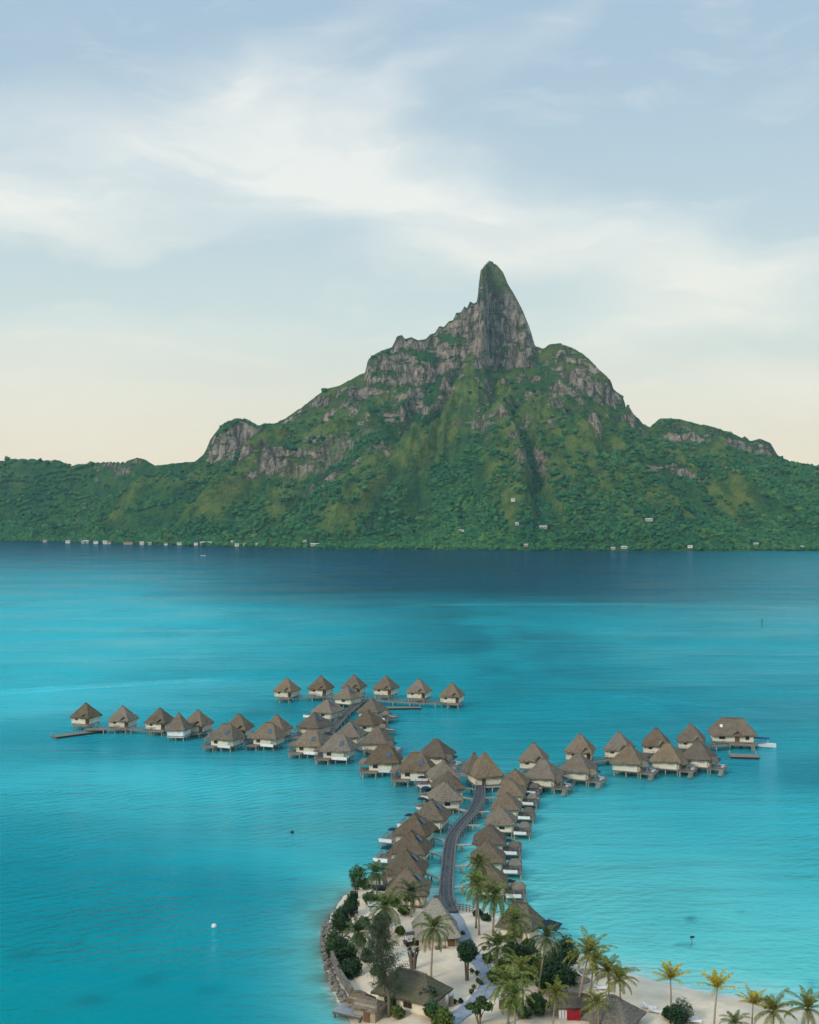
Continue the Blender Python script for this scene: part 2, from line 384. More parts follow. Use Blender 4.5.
# deeper, greener pool south-west of the jetty
pool = sstep((262 - WY) / 120) * sstep((-WX + 10) / 70) * .62
pale = np.exp(-(((WX + 60) / 75) ** 2 + ((WY - 320) / 36) ** 2)) * .85 + np.exp(-(((WX - 75) / 60) ** 2 + ((WY - 285) / 40) ** 2)) * .45
pale = pale + .35 * sstep((WY - 380) / 260) * (1 - deep_and_reflection) + .72 * sstep((WY - 350) / 90) * sstep((-WX + .10 * WY - 60) / (.30 * WY)) * (1 - deep_and_reflection)  # far left paled in the base colour to stand for sky reflection
pale = pale * (.45 + 1.1 * fbm(WX * .02, WY * .014, 5, 15, .6))
reefx = 0
patchn = fbm(WX * .016 + 3, WY * .009, 5, 210, .55)
channel_and_shade = .95 * np.exp(-((WY - 333 + .15 * WX) / 27) ** 2) * (.45 + .55 * sstep((patchn - .30) / .3)) * sstep((150 - np.abs(WX - 10)) / 40)  # band along the hut rows: their shade and reflections painted in
channel_and_shade = np.maximum(channel_and_shade, .75 * np.exp(-((WX - 45) / 55) ** 2) * sstep((WY - 430) / 90) * sstep((patchn - .25) / .3) * (1 - deep_and_reflection))
channel_and_shade = np.maximum(channel_and_shade, .80 * np.exp(-((WX - 6) / 17) ** 2) * sstep((WY - 214) / 25) * sstep((330 - WY) / 30))  # strip beside the jetty: hut shade painted into the water colour
channel_and_shade = np.maximum(channel_and_shade, .50 * sstep((patchn - .52) / .16) * sstep((470 - WY) / 60) * sstep((WY - 245) / 30))
channel_and_shade = channel_and_shade * (1 - np.clip(shal_attr * 1.4, 0, 1))
channel_and_shade = np.maximum(channel_and_shade, .95 * sstep((17 - np.abs(WX - 7)) / 9) * sstep((WY - 214) / 16) * sstep((330 - WY) / 30))  # same painted jetty shade, kept over the shallows
coral = np.zeros_like(WX)
for (px, py, rx, ry, a) in [(690, 919, 6, 3, .8), (684, 945, 8, 2.2, .75), (657, 948, 4, 2, .55), (25, 955, 16, 7, .45), (75, 942, 9, 5, .35), (150, 980, 14, 7, .4), (90, 1000, 20, 8, .45), (210, 990, 16, 6, .35), (815, 985, 6, 6, .5), (742, 912, 5, 2, .3), (300, 905, 12, 5, .3), (40, 870, 10, 4, .2)]:
    cx_, cy_, _ = at(px, py); s_ = cy_ / F
    coral += a * np.exp(-(((WX - cx_) / (rx * s_)) ** 2 + ((WY - cy_) / (ry * s_ * 2.4)) ** 2) * (0.6 + 1.2 * fbm(WX * .4, WY * .3, 3, 40)))
wq_idx = np.arange(WX.size).reshape(WX.shape)
wq = np.stack([wq_idx[:-1, :-1], wq_idx[:-1, 1:], wq_idx[1:, 1:], wq_idx[1:, :-1]], -1).reshape(-1, 4)

m, t, p = new_mat('lagoon_water')
def attr(nm):
    n = t.new('ShaderNodeAttribute'); n.attribute_name = nm; return n.outputs['Fac']
pos = t.new('ShaderNodeNewGeometry').outputs['Position']
lowf = t.noise(pos, 0.02, 4, .55)
turq = t.mix(t.mapr(lowf, .3, .7), rgb(.0, .200, .250), rgb(.0, .275, .322))
c = t.mix(attr('pale'), turq, rgb(.030, .485, .535))
c = t.mix(attr('channel_and_shade'), c, rgb(.0, .118, .175))  # deeper water, plus the painted shade of huts and jetty
c = t.mix(attr('pool'), c, rgb(.0, .185, .175))
c = t.mix(attr('deep_and_reflection'), c, rgb(.003, .034, .085))
shn = attr('shallow')
c = t.mix(t.mapr(shn, .0, .75, interp='LINEAR'), c, rgb(.15, .56, .51))
c = t.mix(t.mapr(shn, .70, 1.0), c, rgb(.50, .58, .50))
c = t.mix(attr('rocky'), c, rgb(.075, .085, .050))
c = t.mix(t.math('MULTIPLY', attr('foam'), t.mapr(t.noise(pos, .25, 3), .35, .65, .2, .9)), c, rgb(.10, .50, .50))
c = t.mix(attr('coral'), c, rgb(.004, .055, .070))
wav = t.new('ShaderNodeTexWave', wave_type='BANDS', bands_direction='X'); t.put(wav.inputs['Vector'], t.mapping(pos, rot=(0, 0, R(55)), scl=(.105, .105, .105)))
wav.inputs['Scale'].default_value = 1.0; wav.inputs['Distortion'].default_value = 9.0; wav.inputs['Detail'].default_value = 3.0; wav.inputs['Detail Scale'].default_value = 1.2
chop = t.noise(t.mapping(pos, rot=(0, 0, R(20)), scl=(.55, 1.0, 1)), 0.85, 5, .6)
swell = t.noise(t.mapping(pos, rot=(0, 0, R(-12)), scl=(.25, 1.0, 1)), 0.16, 3, .5)
h = t.math('ADD', t.math('MULTIPLY', wav.outputs['Fac'], t.math('MULTIPLY', t.mapr(t.sep(pos)[0], -5, -45, .35, 1.0), t.mapr(t.noise(pos, .013, 3), .38, .62, 0.05, .62))), t.math('ADD', t.math('MULTIPLY', chop, .9), t.math('MULTIPLY', swell, 1.6)))
wind = t.mapr(t.noise(t.mapping(pos, scl=(.006, .018, 1)), 1.0, 5, .6), .36, .64, .35, 1.15)
h = t.math('MULTIPLY', h, wind)
nb_ = t.bump(h, 0.9, 0.6)
df = t.new('ShaderNodeBsdfDiffuse'); t.put(df.inputs['Color'], c); t.put(df.inputs['Normal'], t.bump(h, 0.45, 0.6))
gl = t.new('ShaderNodeBsdfGlossy'); t.put(gl.inputs['Roughness'], t.mapr(t.sep(pos)[1], 420, 1100, .09, .11)); t.put(gl.inputs['Normal'], nb_)
fr = t.new('ShaderNodeFresnel'); fr.inputs['IOR'].default_value = 1.33; t.put(fr.inputs['Normal'], nb_)
t.put(gl.inputs['Color'], t.mix(t.mapr(fr.outputs[0], .22, .60), rgb(.05, .76, .86), rgb(.70, .84, .92)))   # steep looks pick up the water's own cyan
mxs = t.new('ShaderNodeMixShader'); t.put(mxs.inputs[0], t.math('MINIMUM', t.math('MULTIPLY', fr.outputs[0], 1.2), .52))
t.l.new(df.outputs[0], mxs.inputs[1]); t.l.new(gl.outputs[0], mxs.inputs[2]); t.l.new(mxs.outputs[0], t.n['Material Output'].inputs[0]); t.n.remove(p)
M['water'] = m
WZ = np.zeros_like(WX); foam = np.zeros_like(WX)
def wake(pts, wdt, hgt):
    P = np.array([at(*q_)[:2] for q_ in pts])
    yl = np.interp(WX, P[:, 0], P[:, 1]); inx = sstep((WX - P[0, 0]) / 30) * sstep((P[-1, 0] - WX) / 40)
    d_ = (WY - yl) / wdt; e_ = np.exp(-d_ ** 2) * inx
    WZ[...] += hgt * np.cos(d_ * 2.6) * e_; foam[...] = np.maximum(foam, e_ * (.55 if hgt > .3 else .12) * (d_ > -.6))
wake([(-60, 697), (60, 690), (150, 684), (270, 677)], 5.0, .45); wake([(-60, 693.5), (60, 687), (150, 681.5), (270, 675.5)], 2.5, .2)
wake([(560, 692), (640, 697), (720, 706), (840, 721)], 7.0, .16); wake([(380, 606), (520, 604), (700, 606), (840, 609)], 14, .5)
wo_ = np_mesh('lagoon_water', np.stack([WX.ravel(), WY.ravel(), WZ.ravel()], 1), wq, M['water'], smooth=True)
for nm, arr in (('shallow', shal_attr), ('rocky', rocky), ('deep_and_reflection', deep_and_reflection), ('pool', pool), ('pale', pale), ('coral', coral), ('foam', foam), ('channel_and_shade', channel_and_shade)):
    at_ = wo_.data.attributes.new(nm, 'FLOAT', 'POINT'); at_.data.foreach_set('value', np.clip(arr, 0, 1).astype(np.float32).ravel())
tag(wo_, 'turquoise lagoon turning dark blue towards the far island', 'water', kind='structure')

# ------------------------------------------------------------------ the mountain island across the lagoon
SIL = [(-400, 492), (-200, 478), (-60, 466), (0, 461), (15, 459), (32, 459), (45, 461), (55, 459), (70, 465), (90, 463), (110, 462), (125, 462), (137, 458), (145, 460), (155, 466), (175, 464), (195, 462), (203, 455),
    (212, 440), (222, 427), (235, 421), (247, 422), (258, 428), (275, 425), (285, 421), (298, 411), (312, 402), (325, 392), (340, 388), (355, 380), (365, 375), (368, 362), (378, 355), (392, 350), (397, 339), (402, 338), (405, 342),
    (412, 340), (418, 343), (426, 342), (430, 337), (435, 336), (439, 329), (444, 330), (449, 324), (453, 323), (456, 316), (461, 315), (464, 309), (467, 311), (470, 304), (473, 306), (477, 305), (478, 297), (480, 275), (484, 268), (489, 263), (496, 265), (503, 273), (508, 285), (513, 293), (517, 300), (523, 312), (530, 330), (535, 347),
    (545, 350), (550, 347), (560, 346), (575, 352), (585, 358), (600, 373), (608, 380), (612, 390), (623, 400), (626, 412), (640, 425), (650, 430), (660, 421), (680, 422), (700, 427), (715, 430), (735, 437), (742, 441), (745, 439), (750, 442),
    (760, 439), (770, 443), (777, 455), (790, 462), (805, 465), (819, 468), (900, 480), (1100, 495), (1300, 505)]
BASE = [(-400, 494), (-60, 470), (0, 468), (195, 468), (240, 452), (290, 430), (365, 388), (420, 376), (470, 366), (505, 362), (540, 364), (590, 392), (630, 428), (660, 440), (720, 448), (819, 470), (1100, 496), (1300, 505)]
SHOREL = [(-700, 538), (0, 542), (150, 545), (330, 549), (600, 551), (819, 551), (1500, 548)]
YC = 2900.0
sp_, sv_ = np.array(SIL, float).T; bp_, bv_ = np.array(BASE, float).T; lp_, lv_ = np.array(SHOREL, float).T
def prof(P, V, X): return CAM_H + (HY - np.interp(X / YC * F + CX, P, V)) / F * YC
mx = np.concatenate([np.arange(-2600, -1000, 14), np.arange(-1000, 1000, 3.2), np.arange(1000, 2600, 14)])
my = np.concatenate([np.arange(2100, 2500, 4.5), np.arange(2500, 3020, 3.2), np.arange(3020, 3700, 14)])
MX, MY = np.meshgrid(mx, my)
LPX = MX / 2400 * F + CX
ys = CAM_H * F / (np.interp(LPX, lp_, lv_) - HY) + 26 * (fbm(MX * .006, MX * 0, 4, 77) - .5)
tw_ = sstep((LPX * 2400 / YC + CX * (1 - 2400 / YC) - 483) / 7) * sstep((541 - (LPX * 2400 / YC + CX * (1 - 2400 / YC))) / 10)
lf_ = sstep((LPX * 2400 / YC + CX * (1 - 2400 / YC) - 360) / 12) * sstep((489 - (LPX * 2400 / YC + CX * (1 - 2400 / YC))) / 9)
jog = -58 * lf_ + 26 * (fbm(MX * .011, MX * 0 + 4.2, 3, 90) - .5)
yc = np.maximum(YC, ys + 330) + jog
# silhouettes keep their picture place whatever the crest's distance
S = prof(sp_, sv_, MX * YC / yc); B = prof(bp_, bv_, MX * YC / yc)
S = CAM_H + (S - CAM_H) * yc / YC; B = CAM_H + (B - CAM_H) * yc / YC
B = np.minimum(B, S)
tt = np.clip((yc - MY) / (yc - ys), 0, 1.3)
front = MY < yc
# radial spurs running down from the peak to the sea
px0, py0 = (500 - CX) / F * YC, YC + 120
th = np.arctan2(MX - px0, py0 - MY); rr = np.hypot(MX - px0, MY - py0)
wth = th + .16 * (fbm(MX * .006, MY * .006, 3, 12) - .5)
spur = ridged(wth * 3.4 + 3, rr * .0011, 3, 50, .5) - .62
spur2 = ridged(wth * 9 + 1.7, rr * .003, 3, 60, .55) - .6
base_f = np.clip(1 - tt, 0, 1) ** 1.22
Hm = B * base_f + (tt > 1) * -8 * (tt - 1)
amp = np.sin(np.clip(tt, 0, 1) * math.pi) ** .8
Hm = Hm + amp * (spur * 160 + spur2 * 62) * np.clip(B / 300, .35, 1.1)
# cliffs: the part of the skyline that stands above the smooth cone
E = np.maximum(S - B, 0)
wdt = 26 + 34 * sstep(E / 220)
dyv = (yc - MY) + sstep((yc - MY - 8) / 30) * sstep((E - 6) / 20) * (58 * (ridged(MX * .021, MY * .002 + .3, 3, 33) - .6) + 26 * (fbm(MX * .07, MY * .01, 3, 34) - .5))
fall = np.where(front, 1 - sstep((dyv - 4) / wdt), np.exp(-((MY - yc) / 50) ** 2))
crag = ridged(MX * .024, MY * .010 + 3, 4, 71, .6)
dyv2 = 0
fall = np.clip(fall, 0, 1); st_ = 5 + .9 * np.sin(MX * .013); fq_ = fall * st_ + .35 * fbm(MX * .02, MX * 0 + 1.5, 3, 88); fall = np.clip(np.where(front, .42 * fall + .58 * (np.floor(fq_) + sstep((fq_ - np.floor(fq_)) * 1.9)) / st_, fall), 0, 1)
Hm = Hm + E * fall * (1 - .35 * crag * (fall < .985)); CL = (1 - .75 * sstep((LPX * 2400 / YC + CX * (1 - 2400 / YC) - 543) / 10) * sstep((640 - (LPX * 2400 / YC + CX * (1 - 2400 / YC))) / 10)) * sstep((E - 6) / 22) * sstep((dyv + 45) / 30) * sstep((wdt * 1.5 - dyv) / 30)
# buttresses: grassy shoulders with steep rock fronts (picture x, y of the brow, width px, drop m, distance)
BCL = np.zeros_like(Hm)
def buttress(px, py, wpx, drop, back, y0):
    global Hm
    x0 = (px - CX) / F * y0; wv = wpx / F * y0
    lat = 1 - sstep((np.abs(MX - x0 + 18 * (fbm(MX * .02, MY * .02, 3, int(px)) - .5)) / wv - .55) / .45)
    yk = y0 + ((MX - x0) / wv) ** 2 * 26 + 34 * (fbm(MX * .02, MX * 0 + px, 3, 5) - .5)
    up = sstep((MY - yk) / 14) * np.exp(-np.maximum(MY - yk, 0) / back)
    brow = CAM_H + (HY - py) / F * y0
    cur = np.where((np.abs(MX - x0) < 30) & (np.abs(MY - y0 - 15) < 12), Hm, np.nan); have = np.nanmean(cur)
    add = np.clip(brow - have, drop * 1.0, drop * 1.9)
    BCL[...] = np.maximum(BCL, (.45 if px == 300 else 1.0) * lat * sstep((MY - yk + 34) / 14) * sstep((yk + 20 - MY) / 10))
    Hm = Hm + add * up * lat
for b in [(352, 397, 54, 42, 90, 2790), (300, 441, 95, 26, 80, 2660), (545, 434, 34, 28, 70, 2600), (610, 418, 46, 50, 90, 2760), (235, 424, 34, 40, 90, 2830),
          (430, 408, 40, 24, 70, 2740), (590, 372, 44, 40, 70, 2840), (700, 432, 62, 36, 60, 2850), (468, 352, 30, 42, 60, 2830), (655, 470, 60, 20, 90, 2560), (400, 440, 52, 24, 80, 2690), (355, 474, 60, 20, 80, 2560), (582, 455, 42, 24, 80, 2640), (475, 428, 40, 24, 80, 2720), (250, 470, 52, 18, 80, 2680), (520, 470, 50, 16, 80, 2560)]:
    buttress(*b)
rough_n = (fbm(MX * .02, MY * .02, 5, 100, .55) - .5)
def on_slope(px, py):
    for y in np.arange(2160, 2940, 6.0):
        x = (px - CX) / F * y; i = np.searchsorted(mx, x); j = np.searchsorted(my, y)
        if Hm[j, i] > CAM_H + (HY - py) / F * y: return x, y
    return (px - CX) / F * 2880, 2880
RDG = np.zeros_like(Hm)
for line, amp_r in [([(470, 392), (447, 428), (412, 452), (382, 478), (352, 505), (335, 538)], 44), ([(548, 432), (577, 453), (612, 470), (640, 490), (668, 520)], 38), ([(505, 400), (508, 440), (500, 480), (512, 525)], 30), ([(300, 425), (270, 450), (240, 480), (212, 515)], 36),
        ([(700, 445), (722, 470), (748, 505)], 30), ([(150, 466), (138, 495), (118, 522)], 24), ([(62, 466), (48, 500)], 22), ([(640, 440), (690, 480), (735, 522)], 26), ([(380, 400), (335, 440), (300, 480), (275, 515)], 34)]:
    W_ = [on_slope(*q_) for q_ in line]; dist_ = np.full(Hm.shape, 1e9)
    for (xa, ya), (xb, yb) in zip(W_[:-1], W_[1:]):
        vx, vy = xb - xa, yb - ya; tq = np.clip(((MX - xa) * vx + (MY - ya) * vy) / (vx * vx + vy * vy), 0, 1); dist_ = np.minimum(dist_, np.hypot(MX - xa - tq * vx, MY - ya - tq * vy))
    dist_ = dist_ + 22 * (fbm(MX * .016, MY * .016, 3, 300 + len(line)) - .5)
    RDG = np.maximum(RDG, 1.3 * amp_r * np.exp(-np.abs(dist_ / 48) ** 1.35))
Hm = Hm + RDG * np.clip(tt * 5, 0, 1) * np.clip((1.02 - tt) * 5, 0, 1)
Hm = Hm + (ridged(MX * .011, MY * .009, 4, 140, .55) - .62) * 46 * np.clip(tt * 6, 0, 1) * np.clip(1.1 - tt, 0, 1)
Hm = Hm + rough_n * 30 * np.clip(1.1 - tt, 0, 1) * np.clip(tt * 9 + .12, 0, 1)
Hm = np.where(front, Hm, np.minimum(Hm, S + 6) - (MY - yc) * .42)
lim = CAM_H + (S - CAM_H) * MY / yc
Hm = np.where(front, np.minimum(Hm, lim - 1.5 * (tt > .02)), Hm)
flat = sstep((MY - ys) / 45)
Hm = np.where(MY < ys, -2.5 - (ys - MY) * .05, np.maximum(Hm * flat, 0) + 1.6 * sstep((MY - ys) / 6))
Hm = np.where(MX > 1500, Hm * sstep((2600 - MX) / 1000), np.where(MX < -1500, Hm * sstep((MX + 2600) / 1000), Hm))
m, t, p = new_mat('volcanic_slopes')
g = t.new('ShaderNodeNewGeometry'); pos = g.outputs['Position']; nz = t.sep(g.outputs['True Normal'])[2]; hz = t.sep(pos)[2]
n_big = t.noise(pos, .006, 5, .55); n_mid = t.noise(pos, .03, 5, .6); n_f = t.noise(pos, .16, 4, .65)
n_led = t.noise(t.mapping(pos, scl=(.014, .014, .034)), 1.0, 6, .62)
cells = t.new('ShaderNodeTexVoronoi'); t.put(cells.inputs['Vector'], pos); cells.inputs['Scale'].default_value = .11
veg = t.mix(t.mapr(n_mid, .35, .65), rgb(.008, .070, .032), rgb(.046, .135, .034))
veg = t.mix(t.mapr(n_f, .40, .72, 0, .6), veg, rgb(.085, .135, .030))
grass = t.mix(t.mapr(n_mid, .35, .7), rgb(.080, .135, .026), rgb(.175, .205, .050))
hi = t.math('MULTIPLY', t.mapr(hz, 150, 380), t.mapr(n_big, .38, .6))
gat = t.new('ShaderNodeAttribute'); gat.attribute_name = 'grassy'
veg = t.mix(t.math('MAXIMUM', t.math('MULTIPLY', hi, .85), t.math('MULTIPLY', gat.outputs['Fac'], t.mapr(n_mid, .3, .6, .35, .95))), veg, grass)
streaks = t.noise(t.mapping(pos, scl=(.06, .06, .017)), 1.0, 7, .72, 1.2)
rock = t.mix(t.mapr(streaks, .36, .64), rgb(.055, .048, .042), rgb(.64, .50, .39))
rock = t.mix(t.mapr(n_f, .5, .7, 0, .5), rock, rgb(.16, .125, .10))
ledge = t.noise(t.mapping(pos, scl=(.02, .02, .11)), 1.0, 5, .7)
rock = t.mix(t.mapr(ledge, .54, .66, 0, .75), rock, rgb(.045, .060, .030))
rk = t.mapr(t.math('ADD', nz, t.math('MULTIPLY', t.math('SUBTRACT', n_led, .5), 2.3)), .27, .43, 1, 0)
low = t.math('MULTIPLY', t.mapr(hz, 110, 200), t.mapr(n_big, .50, .60))
cat_ = t.new('ShaderNodeAttribute'); cat_.attribute_name = 'cliff'
rk = t.math('MULTIPLY', rk, t.math('MAXIMUM', t.math('MAXIMUM', low, cat_.outputs['Fac']), t.mapr(t.math('ADD', hz, t.math('MULTIPLY', t.math('SUBTRACT', n_mid, .5), 160.0)), 285, 345)))
px_ = t.sep(pos)[0]
cap = t.math('MULTIPLY', t.mapr(t.math('ADD', hz, t.math('MULTIPLY', t.math('SUBTRACT', n_led, .5), 260.0)), 575, 620), .80)
rk = t.math('MULTIPLY', rk, t.math('SUBTRACT', 1.0, cap))
c = t.mix(rk, veg, rock)
t.put(p.inputs['Base Color'], c); p.inputs['Roughness'].default_value = .95; p.inputs['Specular IOR Level'].default_value = .1
hh = t.math('ADD', t.math('MULTIPLY', cells.outputs['Distance'], -.5), t.math('ADD', t.math('MULTIPLY', n_f, 1.6), t.math('MULTIPLY', streaks, t.math('MULTIPLY', rk, 3.0))))
t.put(p.inputs['Normal'], t.bump(hh, 1.0, 8.0))
M['slope'] = m
qi = np.arange(MX.size).reshape(MX.shape)
mq = np.stack([qi[:-1, :-1], qi[:-1, 1:], qi[1:, 1:], qi[1:, :-1]], -1).reshape(-1, 4)
mo_ = np_mesh('mountain', np.stack([MX.ravel(), MY.ravel(), Hm.ravel()], 1), mq, M['slope'], smooth=True)
GR = np.maximum(sstep((spur + spur2 * .5 - .02) / .22) * .7, sstep((RDG - 12) / 22)) * sstep(tt / .25) * sstep((1.02 - tt) / .2)
gc_ = mo_.data.attributes.new('cliff', 'FLOAT', 'POINT'); gc_.data.foreach_set('value', np.maximum(CL, BCL).astype(np.float32).ravel())
ga_ = mo_.data.attributes.new('grassy', 'FLOAT', 'POINT'); ga_.data.foreach_set('value', GR.astype(np.float32).ravel())
tag(mo_, 'green volcanic mountain with a bare rock tower across the lagoon', 'mountain', kind='structure')

HOUSES = [
    (206, 26, 30, 16, 8, 'roof_white', 'render', 10, 'largest white building on the far shore, at the village edge'), (196, 14, 9, 8, 4, 'roof_white', 'cream', 0, 'small white house just left of the largest white shore building'),
    (226, 30, 13, 10, 6, 'roof_rust', 'tan', 12, 'rust roofed house right of the largest white shore building'), (232, 44, 6, 6, 13, 'roof_white', 'render', 0, 'slim white church like tower above the village roofs'), (237, 16, 10, 8, 5, 'roof_grey', 'cream', 0, 'cream house at the water below the slim white tower'),
    (246, 22, 12, 9, 5, 'roof_rust', 'cream', -8, 'cream house with rust roof in the middle of the village'), (253, 60, 16, 9, 5, 'roof_grey', 'render', 0, 'grey roofed house set back above the village'), (258, 12, 11, 7, 4, 'roof_white', 'cream', 4, 'white shore house at the village right end'), (270, 55, 13, 9, 6, 'roof_white', 'render', 0, 'white house standing higher, right of the village'),
    (315, 10, 20, 10, 5, 'roof_white', 'render', -6, 'white boathouse alone on the shore right of the village'), (305, 16, 8, 7, 4, 'roof_grey', 'tan', 0, 'small tan house beside the lone white boathouse'),
    (86, 24, 14, 10, 7, 'roof_white', 'render', 6, 'tall white house in the left shore cluster'), (83, 14, 8, 7, 5, 'roof_grey', 'render', 0, 'small white house left of the tall white one'), (96, 18, 12, 8, 5, 'roof_grey', 'cream', 0, 'cream house near the middle of the left shore cluster'), (105, 22, 11, 9, 6, 'roof_white', 'cream', 8, 'pale gabled house beside the red shed of the left cluster'),
    (109, 8, 11, 6, 4, 'roof_rust', 'render', 0, 'white boat shed with red roof at the left shore'), (128, 14, 24, 8, 4, 'roof_rust', 'tan', 4, 'long low rust roofed building on the left shore'), (142, 20, 10, 8, 6, 'roof_white', 'cream', 0, 'pale house right of the long rust roofed building'), (150, 10, 9, 7, 4, 'roof_grey', 'tan', 0, 'small tan shore house left of a green gap'),
    (68, 20, 12, 8, 5, 'roof_grey', 'cream', 0, 'cream house left of the left shore cluster'), (45, 22, 10, 8, 4, 'roof_grey', 'tan', 0, 'small tan house by itself on the far left shore'), (180, 18, 14, 8, 4, 'roof_white', 'cream', 0, 'pale low house between the two shore clusters'), (166, 16, 9, 8, 4, 'roof_rust', 'cream', 0, 'small rust roofed house between the two shore clusters'),
    (543, 85, 18, 10, 6, 'roof_white', 'render', 5, 'white house on the slope right below the peak'), (513, 110, 9, 8, 6, 'roof_white', 'cream', 0, 'pale house highest on the slope below the peak'), (526, 15, 9, 7, 4, 'roof_grey', 'tan', 0, 'small tan shore house below the peak'), (517, 60, 8, 7, 5, 'roof_white', 'render', 0, 'small white house below the highest slope house'),
    (624, 14, 13, 8, 4, 'roof_white', 'render', 0, 'white shore house right of centre at the waterline'), (649, 88, 16, 9, 5, 'roof_white', 'render', 0, 'white house on the slope above the right shore'), (613, 12, 9, 7, 4, 'roof_grey', 'tan', 0, 'small tan house beside the white waterline house'),
    (461, 78, 14, 8, 4, 'roof_grey', 'cream', 0, 'low cream house on the slope left of centre'), (793, 40, 12, 8, 5, 'roof_white', 'render', 0, 'white house near the far right shore'), (803, 20, 10, 8, 4, 'roof_grey', 'cream', 0, 'cream house at the far right shore'), (756, 24, 10, 8, 4, 'roof_grey', 'tan', 0, 'tan house by itself on the right shore'), (690, 15, 10, 7, 4, 'roof_grey', 'cream', 0, 'cream shore house between the right shore houses')]
def house_xy(px, di):
    y = CAM_H * F / (np.interp(px, lp_, lv_) - HY) + di; return (px - CX) / F * y, y
# forest on the slopes: one mass of bumpy crowns
def ico(sub):
    import bmesh
    b = bmesh.new(); bmesh.ops.create_icosphere(b, subdivisions=sub, radius=1.0); b.verts.ensure_lookup_table()
    V = np.array([v.co[:] for v in b.verts]); Fc = np.array([[v.index for v in f.verts] for f in b.faces]); b.free(); return V, Fc
IV, IF = ico(2)
I1, F1 = ico(1)
dHx = np.gradient(Hm, axis=1) / np.gradient(MX, axis=1); dHy = np.gradient(Hm, axis=0) / np.gradient(MY, axis=0)
slope_m = np.hypot(dHx, dHy)
wts = ((MY > ys + 4) & (MY < yc - 6) & (np.abs(MX) < 1150 + 0 * MX) & (slope_m < 1.25) & (Hm > 1.0)).astype(float)
GRf = np.maximum(sstep((spur + spur2 * .5 - .02) / .22) * .7, sstep((RDG - 12) / 22))
wts *= (1 - .75 * GRf) * np.clip(1.15 - Hm / 330, .05, 1) * np.where(fbm(MX * .012, MY * .012, 3, 200) > .36, 1, .3)
cellarea = np.gradient(MX, axis=1) * np.gradient(MY, axis=0)
pr = (wts * cellarea).ravel(); pr /= pr.sum()
NB = 30000
pick = rng.choice(len(pr), NB, p=pr)
bx = MX.ravel()[pick] + rng.uniform(-2, 2, NB); by = MY.ravel()[pick] + rng.uniform(-2, 2, NB); bz = Hm.ravel()[pick]
clear = np.ones(NB, bool)
for h_ in HOUSES:
    hx_, hy_ = house_xy(h_[0], h_[1]); clear &= ~((np.abs(bx - hx_) < h_[2] / 2 + 4) & (by > hy_ - 8) & (by < hy_ + 7))
bx, by, bz = bx[clear], by[clear], bz[clear]; NB = len(bx)
br = rng.uniform(2.2, 5.6, NB) * np.where(rng.random(NB) < .12, 1.35, 1)
jit = 1 + rng.normal(0, .22, (NB, len(IV), 1)); asp = np.stack([rng.uniform(.8, 1.35, NB), rng.uniform(.8, 1.35, NB), rng.uniform(.55, 1.1, NB)], 1)
V = IV[None] * jit * br[:, None, None] * asp[:, None] + np.stack([bx, by, bz + br * .35], 1)[:, None]
Fq = IF[None] + (np.arange(NB) * len(IV))[:, None, None]
m, t, p = new_mat('forest_leaves')
g = t.new('ShaderNodeNewGeometry'); pos = g.outputs['Position']
n_mid = t.noise(pos, .02, 4, .6); ri = g.outputs['Random Per Island']
n_sp = t.noise(pos, .007, 3, .5)
c = t.ramp(t.math('ADD', t.math('MULTIPLY', ri, .30), t.math('ADD', t.math('MULTIPLY', n_mid, .40), t.math('MULTIPLY', n_sp, .32))), [(.2, (.004, .050, .028)), (.42, (.018, .098, .038)), (.62, (.052, .148, .040)), (.85, (.14, .20, .05))])
t.put(p.inputs['Base Color'], c); p.inputs['Roughness'].default_value = .9; p.inputs['Specular IOR Level'].default_value = .1
t.put(p.inputs['Normal'], t.bump(t.noise(pos, .7, 4, .7), 1.0, 1.6))
tag(np_mesh('forest', V.reshape(-1, 3), Fq.reshape(-1, 3), m), 'dense tropical forest covering the mountain slopes', 'forest', kind='stuff')

def terrain_z(x, y):
    i = np.clip(np.searchsorted(mx, x), 0, len(mx) - 1); j = np.clip(np.searchsorted(my, y), 0, len(my) - 1); return float(Hm[j, i])
# ------------------------------------------------------------------ haze
HAZE_D = 3.8e-5
mh = bpy.data.materials.new('haze_air'); mh.use_nodes = True; hn = mh.node_tree; hn.nodes.clear()
hv = hn.nodes.new('ShaderNodeVolumePrincipled'); hv.inputs['Color'].default_value = (.50, .90, 1.0, 1); hv.inputs['Density'].default_value = HAZE_D; hv.inputs['Anisotropy'].default_value = 0.0
ho = hn.nodes.new('ShaderNodeOutputMaterial'); hn.links.new(hv.outputs[0], ho.inputs['Volume'])
mb = MB(); mb.box(-4800, 4800, -1000, 4700, -60, 790)
hz_ = mb.build('haze', mh); tag(hz_, 'thin pale sea haze', 'haze', kind='stuff')

